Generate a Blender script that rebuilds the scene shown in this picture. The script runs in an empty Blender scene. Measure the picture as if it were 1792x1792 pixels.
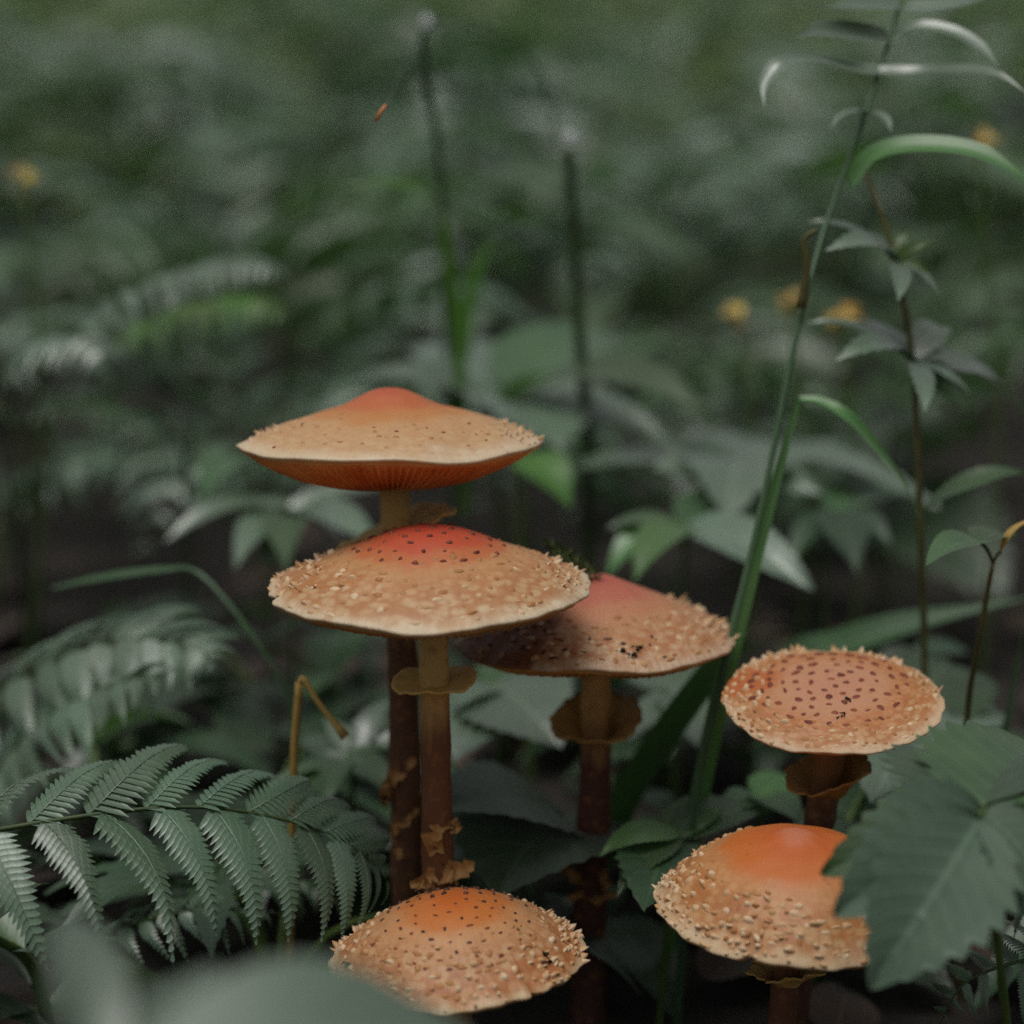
import bpy, math, random
import numpy as np
from mathutils import Vector, Matrix

# ------------------------------------------------------------------ camera, sky, sun, exposure
sc = bpy.context.scene
COL = sc.collection
R_ = math.radians
CAM_H, PITCH, FOV = 0.32, R_(12.0), R_(28.0)
FPX = 896 / math.tan(FOV / 2)
cd = bpy.data.cameras.new('camera')
cam = bpy.data.objects.new('camera', cd)
COL.objects.link(cam)
cam.location = (0, 0, CAM_H)
cam.rotation_euler = (math.pi / 2 - PITCH, 0, 0)
cd.sensor_width = 36
cd.lens = 18 / math.tan(FOV / 2)
cd.clip_start, cd.clip_end = 0.01, 400
cd.dof.use_dof = True
cd.dof.focus_distance = 0.60
cd.dof.aperture_fstop = cd.lens / 15.0
cd.dof.aperture_blades = 0
sc.camera = cam

SUN_EL, SUN_AZ = 76.0, 210.0
world = bpy.data.worlds.new('World')
sc.world = world
world.use_nodes = True
wn = world.node_tree
bg = wn.nodes['Background']
sky = wn.nodes.new('ShaderNodeTexSky')
sky.sky_type = 'NISHITA'
sky.sun_disc = False
sky.sun_elevation = R_(SUN_EL)
sky.sun_rotation = R_(SUN_AZ)
sky.dust_density = 6.0
sky.ozone_density = 0.6
hs = wn.nodes.new('ShaderNodeHueSaturation')      # grey, overcast sky
hs.inputs['Saturation'].default_value = 0.20
wn.links.new(sky.outputs[0], hs.inputs['Color'])
wn.links.new(hs.outputs[0], bg.inputs['Color'])
bg.inputs['Strength'].default_value = 0.066

sd = bpy.data.lights.new('sun', 'SUN')
sun = bpy.data.objects.new('sun', sd)
COL.objects.link(sun)
sd.energy = 1.35
sd.angle = R_(36)
sd.color = (1.0, 0.97, 0.92)
_az, _el = R_(SUN_AZ), R_(SUN_EL)
_dir = Vector((math.sin(_az) * math.cos(_el), math.cos(_az) * math.cos(_el), math.sin(_el)))
sun.rotation_euler = _dir.to_track_quat('Z', 'Y').to_euler()
sun.location = (0, 0, 5)

sc.view_settings.view_transform = 'Standard'
sc.view_settings.look = 'None'
sc.view_settings.gamma = 1.0
sc.view_settings.exposure = 0.0
sc.render.engine = 'CYCLES'
sc.cycles.use_denoising = False
sc.cycles.max_bounces = 6
sc.cycles.transparent_max_bounces = 4

rnd = random.Random(11)
nrng = np.random.default_rng(5)

# ------------------------------------------------------------------ helpers
_cp, _sp = math.cos(PITCH), math.sin(PITCH)
def P(px, py, Y):
    """point at world distance Y on the ray through photo pixel (px, py)"""
    a, b = (px - 896) / FPX, (896 - py) / FPX
    d = Vector((a, _cp + b * _sp, -_sp + b * _cp))
    t = Y / d.y
    return Vector((0, 0, CAM_H)) + d * t
def S(px, Y):
    """metres that px photo pixels cover at distance Y"""
    return px * Y / FPX / _cp
def gz(x, y):
    z = 0.008 * math.sin(x * 9 + 1) * math.cos(y * 7) + 0.010 * math.sin(x * 3.1 + y * 2.3)
    if y > 2.4:
        z += 0.13 * (y - 2.4) * min(1, (y - 2.4) / 2) if y < 22 else 0.13 * 19.6
    return z
def ground_at(px, Y):
    x = P(px, 896, Y).x
    for _ in range(3):                       # the same column of the picture, followed down to the ground
        z = gz(x, Y)
        depth = Y * _cp + (CAM_H - z) * _sp
        x = (px - 896) / FPX * depth
    return Vector((x, Y, gz(x, Y) - 0.004))

def mesh(name, V, F, UV=None, mats=(), smooth=True):
    me = bpy.data.meshes.new(name)
    me.from_pydata([tuple(v) for v in V], [], F)
    if UV is not None:
        ul = me.uv_layers.new(name='UVMap')
        vi = np.empty(len(me.loops), dtype=np.int32)
        me.loops.foreach_get('vertex_index', vi)
        ul.data.foreach_set('uv', np.asarray(UV, dtype=np.float32)[vi].ravel())
    for m in mats:
        me.materials.append(m)
    if smooth:
        me.polygons.foreach_set('use_smooth', np.ones(len(me.polygons), dtype=bool))
    me.update()
    return me

WORLD = {}
def wloc(o):
    return WORLD[o.name] if o is not None else Vector((0, 0, 0))
def link(name, data, parent=None, loc=(0, 0, 0), kind=None):
    o = bpy.data.objects.new(name, data)
    COL.objects.link(o)
    loc = Vector(loc)
    WORLD[o.name] = loc.copy()
    if parent is not None:
        o.parent = parent
        o.location = loc - wloc(parent)
    else:
        o.location = loc
    if kind:
        o['kind'] = kind
    return o
def thing(name, label, cat, loc, group=None):
    o = link(name, None, None, loc)
    o.empty_display_size = 0.01
    o['label'] = label
    o['category'] = cat
    if group:
        o['group'] = group
    return o
def frame(X, Zh, roll=0.0):
    X = Vector(X).normalized()
    Zh = Vector(Zh)
    Y = Zh.cross(X)
    if Y.length < 1e-5:
        Y = Vector((0, 1, 0)).cross(X)
    Y.normalize()
    Z = X.cross(Y)
    M = Matrix((X, Y, Z)).transposed()
    if roll:
        M = M @ Matrix.Rotation(roll, 3, 'X')
    return M
def inst(me, name, parent, base, X, Zh, sx, sy=None, sz=None, roll=0.0, mat=None):
    """a copy of shared mesh data; parents carry translation only"""
    o = bpy.data.objects.new(name, me)
    COL.objects.link(o)
    base = Vector(base)
    WORLD[o.name] = base.copy()
    o.parent = parent
    o.location = base - wloc(parent)
    o.rotation_euler = frame(X, Zh, roll).to_euler()
    sy = sx if sy is None else sy
    o.scale = (sx, sy, sx if sz is None else sz)
    if mat is not None and o.material_slots:
        o.material_slots[0].link = 'OBJECT'
        o.material_slots[0].material = mat
    return o
def copy_tree(o, parent=None):
    c = o.copy()
    COL.objects.link(c)
    c.parent = parent
    for ch in list(o.children):
        copy_tree(ch, c)
    return c

def spline(pts, n):
    pts = [Vector(p) for p in pts]
    if len(pts) == 2:
        return [pts[0].lerp(pts[1], i / n) for i in range(n + 1)]
    e = [pts[0] * 2 - pts[1]] + pts + [pts[-1] * 2 - pts[-2]]
    out = []
    m = len(pts) - 1
    for i in range(n + 1):
        t = i / n * m
        k = min(int(t), m - 1)
        t -= k
        a, b, c, d = e[k:k + 4]
        out.append(0.5 * ((2 * b) + (c - a) * t + (2 * a - 5 * b + 4 * c - d) * t * t + (3 * b - a - 3 * c + d) * t ** 3))
    return out

class MB:
    def __init__(s):
        s.V, s.F, s.U = [], [], []
    def add(s, V, F, U=None):
        o = len(s.V)
        s.V += [tuple(v) for v in V]
        s.F += [tuple(i + o for i in f) for f in F]
        s.U += list(U) if U is not None else [(0.5, 0.5)] * len(V)
    def tube(s, pts, radii, sides=7, wob=0.0, cap=True):
        pts = [Vector(p) for p in pts]
        n = len(pts)
        V, F, U = [], [], []
        ref = Vector((0.3, 0.9, 0.2))
        for i, p in enumerate(pts):
            t = (pts[min(i + 1, n - 1)] - pts[max(i - 1, 0)]).normalized()
            a = t.cross(ref).normalized()
            b = t.cross(a)
            r = radii(i / (n - 1)) if callable(radii) else radii
            for k in range(sides):
                th = 2 * math.pi * k / sides
                rr = r * (1 + wob * (rnd.random() - 0.5))
                V.append(p + (a * math.cos(th) + b * math.sin(th)) * rr)
                U.append((i / (n - 1), k / sides))
        for i in range(n - 1):
            for k in range(sides):
                k2 = (k + 1) % sides
                F.append((i * sides + k, i * sides + k2, (i + 1) * sides + k2, (i + 1) * sides + k))
        if cap:
            F.append(tuple(range(sides - 1, -1, -1)))
            F.append(tuple((n - 1) * sides + k for k in range(sides)))
        s.add(V, F, U)
    def ribbon(s, pts, width, nh, fold=0.25, twist=None, thick=0.0):
        """a grass blade along pts: three vertices across, V fold"""
        pts = [Vector(p) for p in pts]
        n = len(pts)
        V, F, U = [], [], []
        for i, p in enumerate(pts):
            u = i / (n - 1)
            t = (pts[min(i + 1, n - 1)] - pts[max(i - 1, 0)]).normalized()
            h = Vector(nh)
            a = h.cross(t)
            if a.length < 1e-4:
                a = Vector((1, 0, 0)).cross(t)
            a.normalize()
            b = t.cross(a)
            if twist:
                ang = twist(u)
                a, b = a * math.cos(ang) + b * math.sin(ang), b * math.cos(ang) - a * math.sin(ang)
            w = width(u) * 0.5
            for v in (-1, -0.5, 0, 0.5, 1):
                V.append(p + a * w * v + b * (fold * w * abs(v)))
                U.append((u, 0.5 + v * 0.5))
        for i in range(n - 1):
            for k in range(4):
                F.append((i * 5 + k, i * 5 + k + 1, i * 5 + 6 + k, i * 5 + 5 + k))
        s.add(V, F, U)
    def build(s, name, mats, parent=None, origin=(0, 0, 0), smooth=True, kind=None):
        o3 = Vector(origin)
        V = [(v[0] - o3.x, v[1] - o3.y, v[2] - o3.z) for v in s.V]
        me = mesh(name, V, s.F, s.U, mats, smooth)
        return link(name, me, parent, origin, kind)

# ------------------------------------------------------------------ materials
def nodes(name):
    m = bpy.data.materials.new(name)
    m.use_nodes = True
    nt = m.node_tree
    return m, nt, nt.nodes['Principled BSDF'], nt.nodes, nt.links
def ramp(N, stops, interp='LINEAR'):
    r = N.new('ShaderNodeValToRGB')
    r.color_ramp.interpolation = interp
    e = r.color_ramp.elements
    while len(e) < len(stops):
        e.new(0.5)
    for k, (p, c) in enumerate(stops):
        e[k].position = p
        e[k].color = (*c, 1) if len(c) == 3 else c
    return r
def math_node(N, L, op, a, b=None):
    n = N.new('ShaderNodeMath')
    n.operation = op
    for i, x in enumerate((a, b)):
        if x is None:
            continue
        if isinstance(x, (int, float)):
            n.inputs[i].default_value = x
        else:
            L.new(x, n.inputs[i])
    return n.outputs[0]

def mat_leaf(name, c0, c1, back, rough=0.42, trans=0.22, veins=9, spec=0.55, coat=0.35, scale=60):
    m, nt, b, N, L = nodes(name)
    tc = N.new('ShaderNodeTexCoord')
    oi = N.new('ShaderNodeObjectInfo')
    ns = N.new('ShaderNodeTexNoise'); ns.inputs['Scale'].default_value = scale; ns.inputs['Detail'].default_value = 5
    geo = N.new('ShaderNodeNewGeometry')
    L.new(geo.outputs['Position'], ns.inputs['Vector'])
    mix = N.new('ShaderNodeMix'); mix.data_type = 'RGBA'
    mix.inputs['A'].default_value = (*c0, 1); mix.inputs['B'].default_value = (*c1, 1)
    mr = N.new('ShaderNodeMapRange'); mr.inputs['From Min'].default_value = 0.3; mr.inputs['From Max'].default_value = 0.7
    L.new(ns.outputs['Fac'], mr.inputs['Value']); L.new(mr.outputs[0], mix.inputs['Factor'])
    # veins: midrib and side veins from the leaf's own UV
    sx = N.new('ShaderNodeSeparateXYZ'); L.new(tc.outputs['UV'], sx.inputs[0])
    av = math_node(N, L, 'ABSOLUTE', math_node(N, L, 'SUBTRACT', sx.outputs[1], 0.5))
    ph = math_node(N, L, 'MULTIPLY', math_node(N, L, 'SUBTRACT', sx.outputs[0], math_node(N, L, 'MULTIPLY', av, 0.45)), veins * 6.2832)
    wv = math_node(N, L, 'COSINE', ph)
    vein = math_node(N, L, 'POWER', math_node(N, L, 'MAXIMUM', wv, 0.0), 10.0)
    midr = math_node(N, L, 'LESS_THAN', av, 0.022)
    vv = math_node(N, L, 'MINIMUM', math_node(N, L, 'ADD', math_node(N, L, 'MULTIPLY', vein, 0.55), midr), 1.0)
    m2 = N.new('ShaderNodeMix'); m2.data_type = 'RGBA'
    L.new(mix.outputs['Result'], m2.inputs['A'])
    m2.inputs['B'].default_value = (*[min(1, x * 1.7 + 0.015) for x in c1], 1)
    L.new(math_node(N, L, 'MULTIPLY', vv, 0.45), m2.inputs['Factor'])
    hsv = N.new('ShaderNodeHueSaturation')
    L.new(m2.outputs['Result'], hsv.inputs['Color'])
    L.new(math_node(N, L, 'ADD', math_node(N, L, 'MULTIPLY', oi.outputs['Random'], 0.04), 0.48), hsv.inputs['Hue'])
    L.new(math_node(N, L, 'ADD', math_node(N, L, 'MULTIPLY', oi.outputs['Random'], 0.5), 0.75), hsv.inputs['Value'])
    L.new(hsv.outputs[0], b.inputs['Base Color'])
    b.inputs['Roughness'].default_value = rough
    b.inputs['Specular IOR Level'].default_value = spec
    b.inputs['Sheen Weight'].default_value = 0.25
    b.inputs['Coat Weight'].default_value = coat
    b.inputs['Coat Roughness'].default_value = 0.30
    b.inputs['Coat IOR'].default_value = 1.6
    b.inputs['Sheen Roughness'].default_value = 0.4
    bp = N.new('ShaderNodeBump'); bp.inputs['Strength'].default_value = 0.35; bp.inputs['Distance'].default_value = 0.0006
    hh = math_node(N, L, 'SUBTRACT', ns.outputs['Fac'], math_node(N, L, 'MULTIPLY', vv, 0.8))
    L.new(hh, bp.inputs['Height']); L.new(bp.outputs[0], b.inputs['Normal'])
    tr = N.new('ShaderNodeBsdfTranslucent'); tr.inputs['Color'].default_value = (*back, 1)
    ms = N.new('ShaderNodeMixShader'); ms.inputs[0].default_value = trans
    L.new(b.outputs[0], ms.inputs[1]); L.new(tr.outputs[0], ms.inputs[2])
    L.new(ms.outputs[0], N['Material Output'].inputs['Surface'])
    return m

def mat_plain(name, c0, c1, rough=0.6, scale=40, bump=0.3, dist=0.001, island=False, spec=0.4):
    m, nt, b, N, L = nodes(name)
    tc = N.new('ShaderNodeTexCoord')
    ns = N.new('ShaderNodeTexNoise'); ns.inputs['Scale'].default_value = scale; ns.inputs['Detail'].default_value = 6
    L.new(tc.outputs['Object'], ns.inputs['Vector'])
    mix = N.new('ShaderNodeMix'); mix.data_type = 'RGBA'
    mix.inputs['A'].default_value = (*c0, 1); mix.inputs['B'].default_value = (*c1, 1)
    if island:
        geo = N.new('ShaderNodeNewGeometry')
        L.new(geo.outputs['Random Per Island'], mix.inputs['Factor'])
    else:
        mr = N.new('ShaderNodeMapRange'); mr.inputs['From Min'].default_value = 0.33; mr.inputs['From Max'].default_value = 0.67
        L.new(ns.outputs['Fac'], mr.inputs['Value']); L.new(mr.outputs[0], mix.inputs['Factor'])
    L.new(mix.outputs['Result'], b.inputs['Base Color'])
    b.inputs['Roughness'].default_value = rough
    b.inputs['Specular IOR Level'].default_value = spec
    bp = N.new('ShaderNodeBump'); bp.inputs['Strength'].default_value = bump; bp.inputs['Distance'].default_value = dist
    L.new(ns.outputs['Fac'], bp.inputs['Height']); L.new(bp.outputs[0], b.inputs['Normal'])
    return m

def mat_cap(name, Rm, stops, fibre=1.0, patch=None, shag=0.7):
    """skin of a cap: colour by the distance from the cap's own centre, mottled, with fine fibrils"""
    m, nt, b, N, L = nodes(name)
    tc = N.new('ShaderNodeTexCoord')
    sp = N.new('ShaderNodeSeparateXYZ'); L.new(tc.outputs['Object'], sp.inputs[0])
    r2 = math_node(N, L, 'ADD', math_node(N, L, 'MULTIPLY', sp.outputs[0], sp.outputs[0]), math_node(N, L, 'MULTIPLY', sp.outputs[1], sp.outputs[1]))
    r = math_node(N, L, 'DIVIDE', math_node(N, L, 'SQRT', r2), Rm)
    ns = N.new('ShaderNodeTexNoise'); ns.inputs['Scale'].default_value = 70; ns.inputs['Detail'].default_value = 6; ns.inputs['Roughness'].default_value = 0.6
    L.new(tc.outputs['Object'], ns.inputs['Vector'])
    nb = N.new('ShaderNodeTexNoise'); nb.inputs['Scale'].default_value = 420; nb.inputs['Detail'].default_value = 4
    L.new(tc.outputs['Object'], nb.inputs['Vector'])
    rr = math_node(N, L, 'ADD', r, math_node(N, L, 'MULTIPLY', math_node(N, L, 'SUBTRACT', ns.outputs['Fac'], 0.5), 0.34))
    stops = [(p, tuple(x * k for x, k in zip(c, (.80, .82, .92)))) for p, c in stops]
    cr = ramp(N, stops, 'EASE')
    L.new(rr, cr.inputs[0])
    # radial fibrils
    at = N.new('ShaderNodeMath'); at.operation = 'ARCTAN2'
    L.new(sp.outputs[1], at.inputs[0]); L.new(sp.outputs[0], at.inputs[1])
    cv = N.new('ShaderNodeCombineXYZ')
    L.new(math_node(N, L, 'MULTIPLY', at.outputs[0], 26.0), cv.inputs[0])
    L.new(math_node(N, L, 'MULTIPLY', r, 7.0), cv.inputs[1])
    fb = N.new('ShaderNodeTexNoise'); fb.inputs['Scale'].default_value = 1.0; fb.inputs['Detail'].default_value = 5
    L.new(cv.outputs[0], fb.inputs['Vector'])
    dk = N.new('ShaderNodeMix'); dk.data_type = 'RGBA'; dk.blend_type = 'MULTIPLY'
    f1 = N.new('ShaderNodeMapRange'); f1.inputs['From Min'].default_value = 0.42; f1.inputs['From Max'].default_value = 0.72
    L.new(fb.outputs['Fac'], f1.inputs['Value'])
    L.new(math_node(N, L, 'MULTIPLY', f1.outputs[0], math_node(N, L, 'MULTIPLY', math_node(N, L, 'MINIMUM', r, 1.0), 0.45 * fibre)), dk.inputs['Factor'])
    L.new(cr.outputs[0], dk.inputs['A']); dk.inputs['B'].default_value = (0.62, 0.36, 0.2, 1)
    out = dk.outputs['Result']
    # rusty skin showing between the scales of the shaggy outer zone
    vp = N.new('ShaderNodeTexVoronoi'); vp.inputs['Scale'].default_value = 190; vp.inputs['Randomness'].default_value = 1.0
    vp.inputs['Scale'].default_value = 1.0
    cw = N.new('ShaderNodeCombineXYZ')
    L.new(math_node(N, L, 'MULTIPLY', at.outputs[0], 8.0), cw.inputs[0])
    L.new(math_node(N, L, 'MULTIPLY', r, 17.0), cw.inputs[1])
    L.new(math_node(N, L, 'MULTIPLY', ns.outputs['Fac'], 3.0), cw.inputs[2])
    L.new(cw.outputs[0], vp.inputs['Vector'])
    vm = N.new('ShaderNodeMapRange'); vm.inputs['From Min'].default_value = 0.28; vm.inputs['From Max'].default_value = 0.62
    L.new(vp.outputs['Distance'], vm.inputs['Value'])
    zo = N.new('ShaderNodeMapRange'); zo.inputs['From Min'].default_value = 0.5; zo.inputs['From Max'].default_value = 0.78
    L.new(rr, zo.inputs['Value'])
    zi = N.new('ShaderNodeMapRange'); zi.inputs['From Min'].default_value = 1.0; zi.inputs['From Max'].default_value = 0.9
    L.new(r, zi.inputs['Value'])
    d0 = N.new('ShaderNodeMix'); d0.data_type = 'RGBA'; d0.blend_type = 'MULTIPLY'
    L.new(math_node(N, L, 'MULTIPLY', math_node(N, L, 'MULTIPLY', vm.outputs[0], zo.outputs[0]), math_node(N, L, 'MULTIPLY', zi.outputs[0], shag)), d0.inputs['Factor'])
    L.new(out, d0.inputs['A']); d0.inputs['B'].default_value = (0.72, 0.40, 0.20, 1)
    out = d0.outputs['Result']
    # small rusty freckles
    vo = N.new('ShaderNodeTexVoronoi'); vo.inputs['Scale'].default_value = 300
    L.new(tc.outputs['Object'], vo.inputs['Vector'])
    fr = N.new('ShaderNodeMapRange'); fr.inputs['From Min'].default_value = 0.30; fr.inputs['From Max'].default_value = 0.12
    L.new(vo.outputs['Distance'], fr.inputs['Value'])
    gate = N.new('ShaderNodeMapRange'); gate.inputs['From Min'].default_value = 0.5; gate.inputs['From Max'].default_value = 0.6
    L.new(ns.outputs['Fac'], gate.inputs['Value'])
    d2 = N.new('ShaderNodeMix'); d2.data_type = 'RGBA'; d2.blend_type = 'MULTIPLY'
    L.new(math_node(N, L, 'MULTIPLY', math_node(N, L, 'MULTIPLY', fr.outputs[0], gate.outputs[0]), 0.45), d2.inputs['Factor'])
    L.new(out, d2.inputs['A']); d2.inputs['B'].default_value = (0.6, 0.3, 0.13, 1)
    out = d2.outputs['Result']
    if patch:      # a differently coloured segment between two angles
        a0, a1, col = patch
        g = N.new('ShaderNodeMapRange'); g.inputs['From Min'].default_value = a0; g.inputs['From Max'].default_value = a0 + 0.12
        L.new(math_node(N, L, 'ADD', at.outputs[0], math_node(N, L, 'MULTIPLY', math_node(N, L, 'SUBTRACT', ns.outputs['Fac'], 0.5), 0.7)), g.inputs['Value'])
        g2 = N.new('ShaderNodeMapRange'); g2.inputs['From Min'].default_value = a1; g2.inputs['From Max'].default_value = a1 - 0.05
        L.new(at.outputs[0], g2.inputs['Value'])
        g3 = N.new('ShaderNodeMapRange'); g3.inputs['From Min'].default_value = 0.42; g3.inputs['From Max'].default_value = 0.62
        L.new(rr, g3.inputs['Value'])
        mm = math_node(N, L, 'MULTIPLY', math_node(N, L, 'MULTIPLY', g.outputs[0], g2.outputs[0]), g3.outputs[0])
        d3 = N.new('ShaderNodeMix'); d3.data_type = 'RGBA'
        L.new(mm, d3.inputs['Factor']); L.new(out, d3.inputs['A']); d3.inputs['B'].default_value = (*col, 1)
        out = d3.outputs['Result']
    L.new(out, b.inputs['Base Color'])
    b.inputs['Roughness'].default_value = 0.5
    b.inputs['Specular IOR Level'].default_value = 0.45
    b.inputs['Subsurface Weight'].default_value = 0.12
    b.inputs['Subsurface Radius'].default_value = (1.0, 0.4, 0.15)
    b.inputs['Subsurface Scale'].default_value = 0.004
    bp = N.new('ShaderNodeBump'); bp.inputs['Strength'].default_value = 0.5; bp.inputs['Distance'].default_value = 0.0006
    L.new(math_node(N, L, 'ADD', math_node(N, L, 'MULTIPLY', fb.outputs['Fac'], math_node(N, L, 'MULTIPLY', r, 0.9 * fibre)), math_node(N, L, 'MULTIPLY', nb.outputs['Fac'], 0.5)), bp.inputs['Height'])
    L.new(bp.outputs[0], b.inputs['Normal'])
    return m

def mat_stem(name, ztop, zbot, ctop, cmid, cbot):
    m, nt, b, N, L = nodes(name)
    tc = N.new('ShaderNodeTexCoord')
    sp = N.new('ShaderNodeSeparateXYZ'); L.new(tc.outputs['Object'], sp.inputs[0])
    mp = N.new('ShaderNodeMapping'); mp.inputs['Scale'].default_value = (1, 1, 0.22)
    L.new(tc.outputs['Object'], mp.inputs['Vector'])
    ns = N.new('ShaderNodeTexNoise'); ns.inputs['Scale'].default_value = 160; ns.inputs['Detail'].default_value = 6
    L.new(mp.outputs[0], ns.inputs['Vector'])
    mr = N.new('ShaderNodeMapRange'); mr.inputs['From Min'].default_value = zbot; mr.inputs['From Max'].default_value = ztop
    L.new(sp.outputs[2], mr.inputs['Value'])
    f = math_node(N, L, 'ADD', mr.outputs[0], math_node(N, L, 'MULTIPLY', math_node(N, L, 'SUBTRACT', ns.outputs['Fac'], 0.5), 0.35))
    cr = ramp(N, [(0.0, cbot), (0.38, cmid), (0.70, cmid), (0.87, ctop)])
    L.new(f, cr.inputs[0])
    n2 = N.new('ShaderNodeTexNoise'); n2.inputs['Scale'].default_value = 330; n2.inputs['Detail'].default_value = 4
    L.new(tc.outputs['Object'], n2.inputs['Vector'])
    g = N.new('ShaderNodeMapRange'); g.inputs['From Min'].default_value = 0.56; g.inputs['From Max'].default_value = 0.66
    L.new(n2.outputs['Fac'], g.inputs['Value'])
    mx = N.new('ShaderNodeMix'); mx.data_type = 'RGBA'
    L.new(math_node(N, L, 'MULTIPLY', g.outputs[0], 0.45), mx.inputs['Factor'])
    L.new(cr.outputs[0], mx.inputs['A']); mx.inputs['B'].default_value = (0.30, 0.13, 0.035, 1)
    L.new(mx.outputs['Result'], b.inputs['Base Color'])
    b.inputs['Roughness'].default_value = 0.65
    bp = N.new('ShaderNodeBump'); bp.inputs['Strength'].default_value = 0.6; bp.inputs['Distance'].default_value = 0.001
    L.new(ns.outputs['Fac'], bp.inputs['Height']); L.new(bp.outputs[0], b.inputs['Normal'])
    return m

M = {}
M['grey'] = mat_leaf('leaf_grey_green', (0.086, 0.142, 0.086), (0.125, 0.182, 0.120), (0.12, 0.22, 0.08), rough=0.38, trans=0.12, coat=1.0)
M['sage'] = mat_leaf('leaf_sage_green', (0.054, 0.096, 0.058), (0.080, 0.128, 0.080), (0.10, 0.2, 0.06), rough=0.5, trans=0.12, coat=0.12, spec=0.4)
M['pale'] = mat_leaf('leaf_pale_green', (0.090, 0.135, 0.094), (0.120, 0.170, 0.122), (0.10, 0.2, 0.07), rough=0.45, trans=0.12, coat=0.4)
M['mid'] = mat_leaf('leaf_mid_green', (0.045, 0.095, 0.040), (0.075, 0.135, 0.055), (0.10, 0.26, 0.04), rough=0.42)
M['bright'] = mat_leaf('leaf_bright_green', (0.06, 0.14, 0.022), (0.09, 0.19, 0.03), (0.14, 0.38, 0.03), rough=0.45, trans=0.35)
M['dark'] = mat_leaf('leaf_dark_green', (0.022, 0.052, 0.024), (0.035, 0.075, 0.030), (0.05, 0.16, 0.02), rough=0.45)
M['fern'] = mat_leaf('fern_green', (0.074, 0.138, 0.078), (0.108, 0.180, 0.110), (0.10, 0.26, 0.05), rough=0.42, trans=0.15, veins=14, coat=0.7)
M['grass'] = mat_leaf('grass_green', (0.055, 0.14, 0.035), (0.08, 0.18, 0.05), (0.12, 0.34, 0.04), rough=0.42, trans=0.25, veins=0.01)
M['grassdark'] = mat_leaf('grass_dark_green', (0.025, 0.062, 0.022), (0.04, 0.085, 0.03), (0.07, 0.2, 0.03), rough=0.5, trans=0.2, veins=0.01, coat=0.08)
M['stem'] = mat_plain('plant_stem', (0.06, 0.12, 0.025), (0.10, 0.15, 0.03), 0.5, 90)
M['stemdark'] = mat_plain('plant_stem_dark', (0.028, 0.055, 0.018), (0.045, 0.075, 0.02), 0.55, 90)
M['stembrown'] = mat_plain('plant_stem_brown', (0.07, 0.055, 0.02), (0.11, 0.11, 0.03), 0.55, 120)
M['straw'] = mat_plain('dry_straw', (0.36, 0.24, 0.06), (0.46, 0.30, 0.09), 0.6, 120)
M['deadleaf'] = mat_leaf('dead_leaf', (0.024, 0.012, 0.008), (0.050, 0.022, 0.012), (0.1, 0.04, 0.01), rough=0.7, trans=0.05, coat=0.0)
M['yellow'] = mat_leaf('yellow_leaf', (0.42, 0.30, 0.03), (0.55, 0.32, 0.05), (0.5, 0.3, 0.04), rough=0.5, trans=0.2)
M['orange'] = mat_plain('orange_needle', (0.50, 0.17, 0.06), (0.58, 0.24, 0.09), 0.5, 200)
M['moss'] = mat_plain('moss_green', (0.05, 0.085, 0.02), (0.12, 0.15, 0.05), 0.8, 200, island=True)
M['scrap'] = mat_plain('veil_flake', (0.36, 0.17, 0.05), (0.46, 0.25, 0.09), 0.7, 300, 0.6)
M['gill'] = mat_plain('gill_rust', (0.62, 0.23, 0.06), (0.74, 0.36, 0.11), 0.65, 120)  # rust gills, lightened so the colour carries light bounced up from below
M['gilltan'] = mat_plain('gill_ochre', (0.42, 0.22, 0.06), (0.50, 0.27, 0.08), 0.65, 120)
M['spot'] = mat_plain('dark_red_scale', (0.13, 0.022, 0.012), (0.24, 0.06, 0.022), 0.6, 300, island=True)
M['spotblack'] = mat_plain('dark_brown_scale', (0.03, 0.015, 0.01), (0.14, 0.04, 0.018), 0.6, 300, island=True)
M['flake'] = mat_plain('ochre_scale', (0.36, 0.145, 0.045), (0.46, 0.24, 0.10), 0.65, 300, island=True)
M['cream'] = mat_plain('cream_scale', (0.48, 0.26, 0.11), (0.66, 0.49, 0.32), 0.65, 300, island=True)
M['dirt'] = mat_plain('soil_crumb', (0.012, 0.010, 0.008), (0.03, 0.02, 0.015), 0.8, 300)
def mat_drop():
    m, nt, b, N, L = nodes('water_drop')
    b.inputs['Base Color'].default_value = (0.95, 0.97, 1, 1)
    b.inputs['Roughness'].default_value = 0.05
    b.inputs['Transmission Weight'].default_value = 0.6
    b.inputs['IOR'].default_value = 1.33
    b.inputs['Specular IOR Level'].default_value = 1.0
    return m
M['drop'] = mat_drop()

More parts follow.
